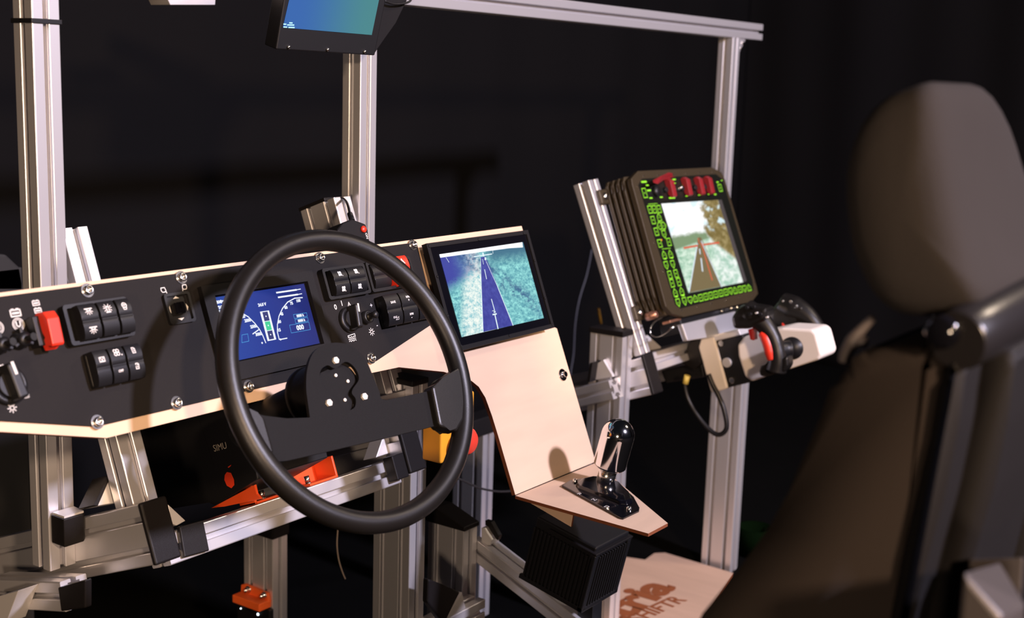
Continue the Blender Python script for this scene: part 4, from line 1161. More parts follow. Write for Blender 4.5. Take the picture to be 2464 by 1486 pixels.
for i, ch in enumerate('FANATEC'):
    ang = math.radians(-36 + i * 17)
    v = V((-.80, -.58, 0)).normalized()
    a0 = math.atan2(v.y, v.x) + ang
    xl = MLv.to_3x3() @ V((1, 0, 0)); yl = MLv.to_3x3() @ V((0, 1, 0)); zl = MLv.to_3x3() @ V((0, 0, 1))
    w_ = V((math.cos(a0), math.sin(a0), 0)); u = (w_ - zl * w_.dot(zl)).normalized()
    p = pb + zl * .009 + u * .0152
    Fl = Frame(p, zl.cross(u), zl, u)
    old = mb.F; mb.F = Fl; mb.text(ch, 0, 0, .0052, 0); mb.F = old
part('lettering', mb, MATBLK, col_, 'small letters around the collar')
# box under the shelf
q = hit(1434, 1338, (1.69, 0, 0), V((1, 0, 0))); q2 = hit(1398, 1474, (1.69, 0, 0), V((1, 0, 0))); q3 = hit(1250, 1380, (1.69, 0, 0), V((1, 0, 0)))
upv = (q - q2); HB = upv.length; upv.normalize(); awv = V((0, upv.z, -upv.y)); DB = (q3 - q2).dot(awv)
BF = Frame(q2, (1, 0, 0), awv, upv)
Bw = .112
mb = MB(BF)
mb.box(.004, Bw - .004, .004, DB - .004, 0, HB + .012, .003)
nf = 13
for k in range(nf):
    x = .004 + (Bw - .008) * (k + .5) / nf
    mb.box(x - .0017, x + .0017, -.001, .006, .008, HB - .006, .0006)
nf2 = 16
for k in range(nf2):
    y = .004 + (DB - .008) * (k + .5) / nf2
    mb.box(-.001, .006, y - .0017, y + .0017, .008, HB - .006, .0006)
mb.box(-.001, .010, -.001, .010, 0, HB, .002); mb.box(Bw - .010, Bw + .001, -.001, .008, 0, HB, .002)
mb.box(-.001, Bw + .001, -.001, .008, 0, .008, .001); mb.box(-.001, .006, 0, DB, 0, .008, .001)
part('finned_body', mb, BLK, sf, 'black finned shifter body')
mb = MB(BF); mb.prism([(-.002, -.002), (Bw + .002, -.002), (Bw + .002, .02), (.05, .095), (.0, .095)], HB + .0, HB + .004, bev=.0015); part('top_flange', mb, CAP, sf, 'flat flange on the body')
mb = MB(BF); mb.cyl((.014, .016), .0045, HB + .004, HB + .0065, 20, bev=.001); part('flange_screw', mb, GLOSS, sf)
# support of the shifter body onto the sloping beam
mb = MB(); mb.box(1.77, 1.80, 1.06, 1.09, 0.18, zs - .10, .001)
part('support_stem', mb, DEEP, sf)

# ================================================================== E-STOP
es = thing('emergency_stop_box', 'yellow box with a red mushroom emergency button behind the steering wheel rim', 'switch', T.w(1.62, -.1, -.16))
Ye = 1.115
eA = [wy(x, y, Ye) for x, y in ((1064, 1030), (1062, 1116))]
x0e = wy(1061, 1070, Ye).x; zt_, zb_ = wy(1062, 1020, Ye).z, wy(1058, 1117, Ye).z
x1e = x0e + .078
dpt = .035
mb = MB(); mb.box(x0e, x1e, Ye, Ye + dpt, zb_, zt_ + .035, .003, seg=3); part('box', mb, YEL, es, 'yellow plastic box')
pc = wy(1136, 1064, Ye - .03)
mb = MB(); Me = axisM((pc.x, Ye, pc.z), (0, -1, 0))
mb.lathe([(0, 0), (.010, 0), (.010, .014), (.019, .018), (.020, .024), (.016, .029), (0, .031)], 32, Me); part('button', mb, REDM, es, 'red mushroom button')
mb = MB(); mb.box(x0e + .045, x0e + .049, Ye + dpt, FY + .02, zb_ + .03, zb_ + .05, .001); mb.box(FX + .041, x0e + .047, FY + .016, FY + .020, zb_ + .03, zb_ + .05, .001); part('mounting_tab', mb, ALUB, es)

# ================================================================== BUTTON BOX WITH CABLE (behind the wheel top)
Hk = -.05
kb = thing('kill_switch_box', 'small black cabled box with round red button above the dashboard', 'switch', T.w(1.41, .19, Hk))
kp = [T.px(x, y, Hk) for x, y in ((812, 552), (826, 535), (848, 526), (880, 538), (886, 552), (892, 590), (820, 600))]
mb = MB(T); mb.prism(kp, Hk - .035, Hk, bev=.003, seg=3); part('case', mb, MATBLK, kb)
c = T.px(875, 551, Hk + .002)
mb = MB(T); mb.lathe([(0, Hk), (.0052, Hk), (.0052, Hk + .003), (.004, Hk + .0045), (0, Hk + .005)], 24, Matrix.Translation((c[0], c[1], 0))); part('button', mb, RED, kb, 'round red button')
c = T.px(883, 567, Hk + .001); mb = MB(T); mb.text('ON', 0, 0, .006, Hk + .0005, LM((c[0], c[1], 0), rz=-PI / 2), thick=.0001); part('lettering', mb, WHITEM, kb, 'small white lettering')
pts = [T.w(*T.px(x, y, h), h) for x, y, h in ((848, 532, -.06), (842, 515, -.075), (838, 497, -.09), (832, 484, -.12), (822, 478, -.16), (800, 490, -.23), (785, 560, -.24))]
mb = MB(); mb.tube(pts, .0022, 10); mb.tube(pts[:2], .0045, 12); part('cable', mb, BLK, kb)

# ================================================================== OLIVE RUGGED DISPLAY
DH = -.07
od = thing('rugged_display', 'olive drab rugged display with glowing green keys, red flip covers and a road picture', 'display', T.w(2.55, .1, -.1))
def DP(x, y, h=DH): return T.px(x / 3.096 + 1360, y / 3.096 + 380, h)
out = [DP(545, 95), DP(1095, 68), DP(1165, 102), DP(1190, 150), DP(1428, 960), DP(1440, 1010), DP(1395, 1068), DP(890, 1182), DP(800, 1160), DP(752, 1105), DP(500, 190), DP(495, 150)]
face = [DP(572, 155), DP(1120, 120), DP(1172, 160), DP(1395, 920), DP(1400, 985), DP(860, 1120), DP(820, 1090), DP(545, 200)]
mb = MB(T); mb.prism(out[::-1], DH - .012, DH - .0005, bev=.0015); part('front_frame', mb, OLIVE, od, 'olive drab front frame')
mb = MB(T); mb.prism(face[::-1], DH - .001, DH + .0008); part('key_panel', mb, mat('key_panel_black', (.006, .007, .005), .35), od, 'black key panel')
# body with fins on the near side
bx0 = out[9][0] + .004
ys0, ys1 = out[7][1] + .012, out[0][1] - .012
bxm = (out[10][0] + out[9][0]) / 2
bodyR = (out[4][0] + out[3][0]) / 2 - .008
mb = MB(T); mb.box(bxm + .012, bodyR, ys0, ys1, HLR + .002, DH - .012, .004); body_ = part('body', mb, OLIVE, od, 'olive drab finned body')
# fins: stacked plates parallel to the front, with angled ends
for k in range(4):
    h0 = DH - .022 - k * .0125
    x0_ = bxm - .003 - .002 * k
    mb = MB(T)
    o2 = [(x0_ + .012, ys1 + .006), (x0_ + .003, ys1 - .004), (x0_ + .003, ys1 - .018), (x0_ - .001, ys1 - .026), (x0_ - .001, ys0 + .045), (x0_ + .004, ys0 + .036), (x0_ + .004, ys0 + .018), (x0_ + .016, ys0 + .004), (x0_ + .06, ys0 + .004), (x0_ + .06, ys1 + .006)]
    mb.prism(o2, h0 - .0032, h0 + .0032, bev=.0012, seg=2)
    part('cooling_fin', mb, OLIVE, od)
# ears with bolts
for (x, y) in ((295, 285), (555, 1150)):
    c = DP(x, y, HLR + .012)
    mb = MB(T); w = .013
    mb.box(c[0] - w, c[0] + w + .022, c[1] - w * 1.25, c[1] + w * 1.25, HLR + .0005, HLR + .010, .004, seg=3)
    e_ = part('mounting_ear', mb, OLIVE, od, 'olive drab mounting ear')
    mb = MB(T); mb.lathe([(0, HLR + .0105), (.0085, HLR + .0105), (.0082, HLR + .013), (.005, HLR + .016), (0, HLR + .0165)], 24, Matrix.Translation((c[0] + .003, c[1], 0))); part('bolt', mb, STEEL, e_)
c = DP(670, 1165, DH - .03)
mb = MB(T); mb.lathe([(0, DH - .05), (.009, DH - .05), (.009, DH - .035), (.007, DH - .033), (.007, DH - .026), (0, DH - .026)], 24, Matrix.Translation((c[0], c[1], 0))); part('ground_lug', mb, COPPER, od, 'copper coloured lug')
c2 = DP(820, 1218, DH - .02)
mb = MB(T); mb.box(c2[0] - .03, c2[0] + .02, c2[1] + .0, c2[1] + .006, DH - .035, DH - .015, .0015); part('connector_tab', mb, COPPER, od, 'copper coloured tab')
pts = [T.w(*DP(x, y, DH - .015), DH - .015) for x, y in ((725, 1185), (660, 1225), (633, 1290), (660, 1330), (710, 1325), (760, 1295), (790, 1268), (825, 1245))]
mb = MB(); mb.tube(pts, .0013, 8); part('pull_cable', mb, STEEL, od, 'looped steel wire')
mb = MB(); mb.tube(pts[-2:], .003, 10); mb.lathe([(0, -.004), (.004, 0), (0, .004)], 12, Matrix.Translation(pts[-1])); part('cable_end', mb, STEEL, od)
# frame screws
for (x, y) in ((585, 132), (692, 127), (800, 121), (903, 114), (1001, 108), (1097, 104), (538, 212), (601, 420), (665, 632), (728, 842), (795, 1055), (868, 1135), (983, 1110), (1090, 1085), (1197, 1062), (1300, 1040), (1395, 1018), (1178, 168), (1232, 355), (1292, 545), (1352, 738), (1410, 925)):
    c = DP(x, y); mb = MB(T); mb.cyl(c, .0016, DH - .0005, DH + .0004, 10); part('screw', mb, STEEL, od)
# screen
SHt = DH + .0009
scr = [DP(715, 340, SHt), DP(1138, 312, SHt), DP(1325, 925, SHt), DP(918, 1005, SHt)]
frm = [DP(708, 335, SHt), DP(1150, 303, SHt), DP(1180, 320, SHt), DP(1352, 918, SHt), DP(910, 1012, SHt)]
mb = MB(T); mb.flat([DP(1138, 312, SHt), DP(1165, 310, SHt), DP(1352, 915, SHt), DP(1325, 925, SHt)], SHt + .0001); part('screen_border', mb, mat('screen_border_grey', (.05, .048, .045), .4), od, 'grey border strip')
def lerp2(q, u, v):
    a = V(q[3]).lerp(V(q[2]), u); b = V(q[0]).lerp(V(q[1]), u); return a.lerp(b, v)
def vview(nt, vec):
    s = nt.nodes.new('ShaderNodeSeparateXYZ'); nt.links.new(vec, s.inputs[0]); x, y = s.outputs[0], s.outputs[1]
    n1 = noise(nt, vec, 9, 6, .7); n2 = noise(nt, vec, 3.5, 4, .6)
    gr = mixc(nt, sstep(nt, n1, .35, .65), (.30, .55, .38), (.80, .95, .80))
    grR = mixc(nt, sstep(nt, n1, .38, .62), (.38, .62, .48), (.95, 1, .95))
    gc = mixc(nt, sstep(nt, x, .5, .7), gr, grR)
    tree = mixc(nt, sstep(nt, n1, .4, .75), (.20, .145, .035), (.50, .40, .18))
    sky = (1.15, 1.15, 1.15)
    # tree mass on the right, hedge on the left
    tm = math_(nt, 'MULTIPLY', sstep(nt, math_(nt, 'ADD', x, math_(nt, 'MULTIPLY', math_(nt, 'SUBTRACT', n2, .5), .55)), .60, .67), 1.0)
    col = mixc(nt, tm, sky, tree)
    holes_ = math_(nt, 'MULTIPLY', sstep(nt, noise(nt, vec, 6.5, 5, .65), .53, .60), sstep(nt, y, .55, .72))
    col = mixc(nt, math_(nt, 'MULTIPLY', holes_, .9), col, (.75, .95, 1.0))
    hedge = sstep(nt, math_(nt, 'ADD', y, math_(nt, 'MULTIPLY', n1, .10)), .66, .72)
    hedc = mixc(nt, math_(nt, 'SUBTRACT', 1.0, hedge), (0, 0, 0), (1, 1, 1))
    hm = math_(nt, 'MULTIPLY', math_(nt, 'SUBTRACT', 1.0, hedge), math_(nt, 'SUBTRACT', 1.0, tm))
    col = mixc(nt, hm, col, (.22, .32, .17))
    g_ = math_(nt, 'SUBTRACT', 1.0, sstep(nt, math_(nt, 'ADD', y, math_(nt, 'MULTIPLY', math_(nt, 'SUBTRACT', x, .5), -.10)), .53, .56))
    sh_ = math_(nt, 'MULTIPLY', sstep(nt, x, .62, .66), sstep(nt, math_(nt, 'ADD', y, math_(nt, 'MULTIPLY', x, .75)), .98, 1.05))
    g_ = math_(nt, 'MULTIPLY', g_, math_(nt, 'SUBTRACT', 1.0, sh_))
    return mixc(nt, g_, col, gc)
mb = MB(T); mb.flat(scr, SHt + .0002); part('screen', mb, screen_mat('country_road_view', vview), od, 'lit screen with a country road')
z = SHt + .0004
mb = MB(T); mb.flat([DP(990, 590, z), DP(1012, 590, z), DP(1165, 955, z), DP(925, 1002, z)], z); part('road_image', mb, emis('view_road', (.20, .15, .065), 1.0), od, 'brown road on the screen')
z += .0002
VL = emis('view_line', (.75, .85, .95), 1.0)
for a_, b_, w_ in (((985, 640), (925, 990), .0035), ((1015, 620), (1165, 955), .0035), ((1001, 680), (1005, 710), .004), ((1013, 752), (1023, 838), .005)):
    mb = MB(T); mb.stroke([DP(*a_, z), DP(*b_, z)], w_, z)
    part('line_mark', mb, VL, od, 'white road line on the screen')
mb = MB(T); z += .0001
for a_, b_, w_ in (((885, 670), (985, 652), .0042), ((1030, 645), (1145, 630), .0042), ((1015, 640), (1095, 905), .0045), ((990, 600), (1002, 640), .003)):
    mb.stroke([DP(*a_, z), DP(*b_, z)], w_, z)
part('aiming_marks', mb, emis('view_red', (.72, .12, .05), 1.0), od, 'red marks on the screen')
# green keys
zk = DH + .0012
def key_rect(mb, c, w, h, r=0):
    x, y = c; mb.stroke([(x - w / 2, y - h / 2), (x + w / 2, y - h / 2), (x + w / 2, y + h / 2), (x - w / 2, y + h / 2)], .0016, zk, True)
    mb.stroke([(x - w * .08, y), (x + w * .08, y)], .0022, zk)
def key_arr(mb, c, w, h, d):
    x, y = c
    if d in 'ud':
        s = 1 if d == 'u' else -1
        pts = [(x - w / 2, y - s * h / 2), (x + w / 2, y - s * h / 2), (x + w / 2, y + s * h * .1), (x, y + s * h * .6), (x - w / 2, y + s * h * .1)]
    else:
        s = 1 if d == 'r' else -1
        pts = [(x - s * w / 2, y - h / 2), (x - s * w / 2, y + h / 2), (x + s * w * .1, y + h / 2), (x + s * w * .6, y), (x + s * w * .1, y - h / 2)]
    mb.stroke(pts, .0016, zk, True); mb.stroke([(x - w * .06, y - .0005), (x + w * .06, y - .0005)], .0018, zk)
# adjust label rows: kind, crop x, crop y
keys = [('s', 632, 383), ('s', 665, 381), ('s', 700, 380), ('s', 655, 462), ('u', 700, 442), ('l', 702, 505), ('r', 736, 503), ('s', 680, 548), ('d', 737, 566), ('s', 705, 635), ('s', 773, 625),
        ('u', 738, 722), ('u', 785, 716), ('d', 753, 797), ('d', 802, 790), ('s', 780, 869), ('s', 826, 860), ('s', 797, 932), ('s', 847, 922), ('u', 820, 1003), ('u', 868, 993), ('d', 842, 1075), ('d', 889, 1065),
        ('d', 932, 1057), ('u', 970, 1047)] + [('s', 1010 + 37.5 * k, 1040 - 8.5 * k) for k in range(6)] + [('d', 1233, 990), ('u', 1267, 986), ('s', 1303, 978), ('d', 1336, 972), ('u', 1370, 966)]
kp_ = None
for kd_, x, y in keys:
    mb = MB(T); c = DP(x, y, zk)
    bottom = (x > 910)
    w, h = (.0150, .0150)
    if bottom: w, h = .0175, .0130
    if kd_ == 's': key_rect(mb, c, w * .95, h * 1.05)
    else: key_arr(mb, c, w, h, kd_)
    part('key', mb, LGREEN, od, 'glowing green outlined key')
mb = MB(T)
for a_, b_, w_ in (((620, 343), (685, 338), .001), ((722, 677), (785, 671), .001), ((570, 178), (604, 176), .004), ((604, 203), (620, 202), .003), ((630, 298), (648, 297), .003), ((708, 292), (724, 291), .003), ((802, 160), (822, 159), .003), ((806, 188), (822, 187), .002), ((776, 298), (816, 295), .0035), ((612, 242), (636, 240), .0035), ((752, 200), (752, 210), .002), ((872, 190), (872, 205), .002), ((970, 182), (970, 200), .002), ((1045, 178), (1045, 196), .002), ((898, 284), (912, 282), .002), ((992, 276), (1010, 274), .002), ((1064, 270), (1072, 270), .002), ((1130, 180), (1140, 179), .003), ((1112, 271), (1124, 270), .003), ((740, 752), (752, 751), .002), ((790, 745), (802, 744), .002), ((822, 1032), (836, 1031), .003), ((870, 1024), (886, 1022), .003), ((1162, 168), (1170, 167), .002)):
    mb.stroke([DP(*a_, zk), DP(*b_, zk)], w_, zk)
key_rect(mb, DP(592, 260, zk), .015, .020); key_rect(mb, DP(1155, 222, zk), .015, .016)
part('legend_marks', mb, LGREEN, od, 'glowing green legends')
mb = MB(T); mb.disc(DP(704, 250, zk), .0022, zk); mb.disc(DP(718, 610, zk), .0018, zk); part('status_led', mb, emis('amber_led', (1, .25, .02), 2), od, 'amber status light')
# flip covers on the top row
for i, (x, y) in enumerate(((800, 225), (920, 215), (1015, 210), (1085, 205))):
    c = DP(x, y, DH + .012)
    mb = MB(T)
    mb.prism([(c[1] + .022, DH + .001), (c[1] + .024, DH + .008), (c[1] + .016, DH + .016), (c[1] - .018, DH + .014), (c[1] - .020, DH + .008), (c[1] - .012, DH + .002)], c[0] - .0085, c[0] + .0085, bev=.0012, ax='yz')
    part('flip_cover', mb, REDD, od, 'dark red flip cover')
    mb = MB(T); mb.cyl((c[0] - .016, c[1]), .006, DH + .001, DH + .007, 16); part('toggle_base', mb, BLK, od)
a_ = DP(775, 130, DH + .030); c = DP(775, 190, DH + .012)
mb = MB(T); q0 = DP(800, 112, DH + .022); q1 = DP(760, 110, DH + .026); 
mb.hexa([(*DP(655, 185, DH + .030), DH + .030), (*DP(690, 195, DH + .030), DH + .030), (*DP(765, 145, DH + .012), DH + .012), (*DP(800, 140, DH + .010), DH + .010)][::1],
        [(*DP(650, 165, DH + .036), DH + .036), (*DP(720, 130, DH + .036), DH + .036), (*DP(770, 105, DH + .024), DH + .024), (*DP(802, 112, DH + .018), DH + .018)], bev=.001)
part('flip_cover', mb, REDD, od, 'raised dark red flip cover')
mb = MB(T); c = DP(845, 228, DH + .01); mb.tube([(c[0], c[1], DH), (c[0] + .004, c[1] + .001, DH + .018)], [.002, .003], 10); part('toggle_lever', mb, STEEL, od, 'steel toggle lever')
c = DP(704, 240, DH + .01); mb = MB(T); mb.lathe([(0, DH + .001), (.012, DH + .001), (.011, DH + .009), (0, DH + .009)], 20, Matrix.Translation((c[0] - .004, c[1], 0))); part('rotary_knob', mb, BLK, od)
# under-display connectors
mb = MB(T)
for (x, y) in ((1180, 1135), (1248, 1115), (1290, 1108)):
    c = DP(x, y, DH - .006); mb.cyl(c, .0045, DH - .02, DH - .006, 14)
part('connectors', mb, STEEL, od, 'small steel connectors below')
mb = MB(T); u0, u1 = DP(870, 1190, DH - .01), DP(1340, 1090, DH - .01)
mb.box(u0[0], u1[0], u0[1] - .03, u0[1] + .014, HLR + .0, DH - .016, .003); part('connector_housing', mb, DEEP, od, 'black lower housing')

# ================================================================== HAND CONTROLLER
XH = 2.50
hc = thing('hand_controller', 'white gunner hand controller with black grips and red triggers below the olive display', 'controller', (XH, 1.15, .6))
FH = Frame((XH, T.o.y, T.o.z), T.z, T.y, (-1, 0, 0))
def H4(x, y, h=0): return FH.px(x / 3.3766 + 1500, y / 3.3766 + 640, h)
hb = [H4(925, 640), H4(975, 575), H4(1090, 545), H4(1290, 500), H4(1530, 515), H4(1565, 545), H4(1612, 720), H4(1590, 760), H4(1180, 890), H4(1040, 938), H4(985, 900), H4(930, 730)]
mb = MB(FH); mb.prism(hb, -.085, 0.0, bev=.006, seg=3)
o = part('housing', mb, WHITEP, hc, 'white plastic housing')
# black bearing boss
bc = H4(1375, 665)
mb = MB(FH); mb.lathe([(0, .0003), (.024, .0003), (.024, .003), (.019, .005), (.017, .012), (.0, .012)], 32, Matrix.Translation((bc[0], bc[1], 0))); part('grip_boss', mb, BLK, hc, 'round black boss')
mb = MB(FH)
for k in range(6):
    a = k * PI / 3 + .3; mb.cyl((bc[0] + .0205 * math.cos(a), bc[1] + .0205 * math.sin(a)), .0014, .003, .0042, 8)
part('boss_screws', mb, STEEL, hc)
# black mounting plate & cream channel bracket, on the far (away) end
mp_ = [H4(730, 605), H4(935, 560), H4(1040, 940), H4(835, 992)]
mb = MB(FH); mb.prism([H4(728, 608), H4(960, 560), H4(1000, 700), H4(1030, 945), H4(840, 992)], -.080, -.004, bev=.003); part('mounting_plate', mb, BLK, hc, 'black mounting plate')
for (x, y, r, m_) in ((790, 628, .007, STEEL), (835, 785, .0105, ALUB), (878, 930, .007, STEEL)):
    mb = MB(FH); c = H4(x, y, .002); mb.cyl(c, r, -.005, .001, 6 if r < .01 else 24, bev=.001); part('bolt', mb, m_, hc)
mb = MB(FH)
mb.prism([H4(605, 660, .004), H4(625, 590, .004), H4(730, 575, .004), H4(840, 990, .004), H4(825, 1002, .004), H4(715, 1032, .004), H4(700, 1010, .004)], -.085, .002, bev=.004, seg=3)
part('channel_bracket', mb, WHITEP, hc, 'cream channel bracket')
mb = MB(FH); mb.prism([H4(640, 590, 0), H4(810, 540, 0), H4(930, 510, 0), H4(955, 560, 0), H4(735, 612, 0)], -.080, .0, bev=.002); part('upper_bracket', mb, ALUB, hc, 'pale upper bracket')
# grey block between display and bracket
FK = Frame((XH - .0, 0, 0), T.z, T.y, (-1, 0, 0))
mb = MB(T); hk = -.055
mb.prism([T.px(x, y, hk) for x, y in ((1641, 779), (1770, 748), (1795, 805), (1735, 806), (1655, 819))][::-1], hk - .012, hk, bev=.002)
part('grey_bracket', mb, ALU, hc, 'grey aluminium bracket')
mb = MB(FH); mb.prism([H4(460, 790, .0), H4(535, 610, 0), H4(600, 585, 0), H4(625, 600, 0), H4(600, 660, 0), H4(625, 790, 0), H4(560, 850, 0)], -.03, -.004, bev=.003); part('black_strut', mb, CAP, hc, 'black diagonal strut')
mb = MB(FH); mb.prism([H4(300, 850, -.02), H4(640, 780, -.02), H4(660, 900, -.02), H4(340, 950, -.02)], -.05, -.02, bev=.004); part('dark_base_block', mb, DEEP, hc)
# grips
def grip(off, parent, near=True):
    """grip in a plane parallel to the housing side, at distance off toward -X"""
    F = Frame((XH - off, T.o.y, T.o.z), T.z, T.y, (-1, 0, 0))
    return F
def grip_build(path, rad, F, flat=.8):
    mb = MB(F)
    pts = [(*F.px(x, y, 0), 0) for x, y in path]
    mb.tube(pts, rad, 16)
    return mb
X1 = .040
Fg1 = grip(X1, hc)
def g1px(lst): return [(x / 3.3766 + 1500, y / 3.3766 + 640) for x, y in lst]
mb = grip_build(g1px(((990, 345), (1050, 395), (1130, 455), (1205, 560), (1240, 660), (1255, 760), (1240, 850))), [.023, .026, .021, .0175, .0175, .019, .022], Fg1)
b0, b1_ = Fg1.px(*g1px([(1240, 660)])[0]), 0
g_ = part('left_grip', mb, RUBBER, hc, 'black hand grip')
mb = MB(Fg1); a1 = Fg1.px(*g1px([(1060, 360)])[0])
q = [Fg1.px(*p) for p in g1px(((910, 410), (930, 500), (1060, 500), (1190, 430), (1200, 330), (1010, 300), (960, 330)))]
mb.prism(q, -.024, .024, bev=.008, seg=3); hd = part('grip_head', mb, RUBBER, g_, 'black grip head')
mb = MB(Fg1)
for (x, y) in ((1050, 325), (1105, 320), (1075, 378), (1160, 380)):
    p = Fg1.px(*g1px([(x, y)])[0]); mb.cyl((p[0], p[1]), .004, .023, .029, 12, bev=.001)
part('thumb_buttons', mb, BLK, hd)
mb = MB(Fg1)
for (x, y) in ((1077, 381), (1163, 416)):
    p = Fg1.px(*g1px([(x, y)])[0], .03); mb.box(p[0] - .002, p[0] + .002, p[1] - .0015, p[1] + .0015, .024, .0295)
part('button_marks', mb, WHITEM, hd)
mb = MB(Fg1)
tp = [(*Fg1.px(*p, .012), .012) for p in g1px(((1120, 540), (1150, 580), (1175, 640), (1190, 700), (1205, 760)))]
mb.tube(tp, [.0075, .0105, .011, .011, .0085], 14); part('trigger', mb, RED, g_, 'long red trigger')
mb = MB(Fg1); q = [Fg1.px(*p) for p in g1px(((1025, 510), (1065, 500), (1075, 600), (1045, 592)))]; mb.prism(q, -.012, .010, bev=.002); part('front_trigger', mb, mat('dark_red_trigger', (.35, .01, .01), .4), g_, 'dark red trigger')
mb = MB(Fg1); q = [Fg1.px(*p) for p in g1px(((1118, 860), (1125, 800), (1200, 790), (1350, 720), (1358, 800), (1330, 850), (1180, 895), (1130, 890)))]; mb.prism(q, -.02, .012, bev=.006, seg=3); part('palm_rest', mb, RUBBER, g_, 'black palm rest')
mb = MB(Fg1); pb1 = Fg1.px(*g1px([(1240, 690)])[0])
mb.tube([(bc[0], bc[1], -X1 + .01), ((bc[0] + pb1[0]) / 2, (bc[1] + pb1[1]) / 2, -X1 * .5), (pb1[0], pb1[1], 0)], .018, 20); part('grip_arm', mb, BLK, g_)
Fg2 = Frame((XH + .125, T.o.y, T.o.z), T.z, T.y, (-1, 0, 0))
mb = grip_build(g1px(((1290, 300), (1380, 340), (1480, 400), (1560, 490), (1620, 590), (1660, 680))), [.024, .028, .023, .019, .018, .019], Fg2)
g2_ = part('right_grip', mb, RUBBER, hc, 'black hand grip')
mb = MB(Fg2); q = [Fg2.px(*p) for p in g1px(((1230, 350), (1220, 450), (1290, 495), (1420, 500), (1470, 380), (1400, 270), (1290, 270)))]
mb.prism(q, -.022, .022, bev=.008, seg=3); hd2 = part('grip_head', mb, RUBBER, g2_, 'black grip head')
mb = MB(Fg2)
for (x, y, s) in ((1358, 290, .0038), (1405, 325, .0036), (1385, 343, .002), (1443, 343, .002), (1297, 284, .002)):
    p = Fg2.px(*g1px([(x, y)])[0], .024); mb.cyl(p, s, .021, .0245, 12)
part('thumb_buttons', mb, STEEL, hd2, 'pale thumb buttons')
mb = MB(Fg2); q = [Fg2.px(*p) for p in g1px(((1320, 450), (1330, 450), (1365, 495), (1325, 497)))]; mb.prism(q, -.01, .023, bev=.001); part('trigger', mb, RED, g2_, 'red trigger')
mb = MB(Fg2); mb.tube([(bc[0], bc[1], .045), (bc[0] + .03, bc[1], .0)], .018, 16); part('grip_arm', mb, BLK, g2_)
# connector & cable
Xc = XH - .02
P = [hit(x, y, (Xc, 0, 0), V((1, 0, 0))) for x, y in ((1652, 905), (1648, 925), (1658, 965), (1690, 1015), (1725, 1045), (1748, 1030), (1742, 985), (1728, 950), (1715, 925), (1705, 900))]
mb = MB(); mb.tube(P, .0052, 12)
cbl = thing('controller_cable', 'thick black looping cable with a yellow collar under the white hand controller', 'cable', P[0])
part('cord', mb, BLK, cbl)
mb = MB(); mb.tube([hit(1654, 903, (Xc, 0, 0), V((1, 0, 0))), hit(1649, 922, (Xc, 0, 0), V((1, 0, 0)))], .0068, 14); part('collar', mb, CREAM, cbl, 'yellow connector collar')

# ================================================================== HUNG SCREEN (top)
Yh = 1.335
hs = thing('overhead_screen', 'black framed screen with blue-green picture hanging at the top centre', 'screen', (1.5, Yh, 1.3))
hb_ = [(665, 120), (890, 134), (904, 132), (940, -60), (700, -80)]
P = [wy(x, y, Yh) for x, y in hb_]
# tilt: build in a plane facing the driver and leaning down
HF = Frame(wy(790, 60, Yh), (math.cos(-.10), math.sin(-.10), 0), (math.sin(.10) * -.35 * -1 * 0 + 0.0, -.30, .954), (0, 0, 1))
xh = V((0.985, -0.17, 0.0)).normalized(); yh = V((0, -.22, .97)); zh = xh.cross(yh).normalized(); yh = zh.cross(xh)
HF = Frame(wy(790, 60, Yh), xh, yh, zh)
fp2 = [HF.px(x, y) for x, y in ((664, 119), (902, 134), (952, -120), (706, -140))]
gp2 = [HF.px(x, y) for x, y in ((680, 66), (894, 84), (932, -100), (722, -118))]
mb = MB(HF); mb.prism(fp2, -.03, 0, bev=.002); bz = part('housing', mb, DEEP, hs, 'black screen housing')
OS = screen_mat('overhead_picture', lambda nt, v: mixc(nt, sstep(nt, (lambda s: (nt.links.new(v, s.inputs[0]), s.outputs[0])[1])(nt.nodes.new('ShaderNodeSeparateXYZ')), .1, .95), (.030, .13, .42), (.06, .24, .26)))
mb = MB(HF); mb.flat(gp2, .0006); part('screen', mb, OS, hs, 'lit blue-green screen')
mb = MB(HF)
for (x0_, x1_, y_) in ((683, 688, 58), (692, 707, 60), (683, 690, 65), (695, 708, 66), (697, 703, 55)):
    mb.stroke([HF.px(x0_, y_, .001), HF.px(x1_, y_ + .3, .001)], .0018, .0010)
part('screen_icons', mb, emis('overhead_icon', (.5, .9, 1), 1.2), hs, 'pale icons in the screen corner')
for (x, y) in ((694, 113), (788, 119), (877, 124)):
    mb = MB(HF); c = HF.px(x, y); mb.lathe([(0, .0005), (.0028, .0005), (.0026, .002), (0, .003)], 14, Matrix.Translation((c[0], c[1], 0))); part('screw', mb, STEEL, hs)
# hanging arm and loop cable
mb = MB(); a_ = HF.w(*HF.px(925, 20), -.03)
mb.prism([(p.x, p.z) for p in (wy(900, 132, Yh + .03), wy(952, 55, Yh + .03), wy(1000, -40, Yh + .03), wy(890, -40, Yh + .03))], Yh + .03, Yh + .07, bev=.002, ax='xz'); part('bracket', mb, MATBLK, hs, 'black hanging bracket')
mb = MB(); mb.tube([wy(x, y, Yh + .02) for x, y in ((925, 2), (945, 9), (965, 9), (985, 4), (992, -8))], .0018, 8); part('cable', mb, BLK, hs)

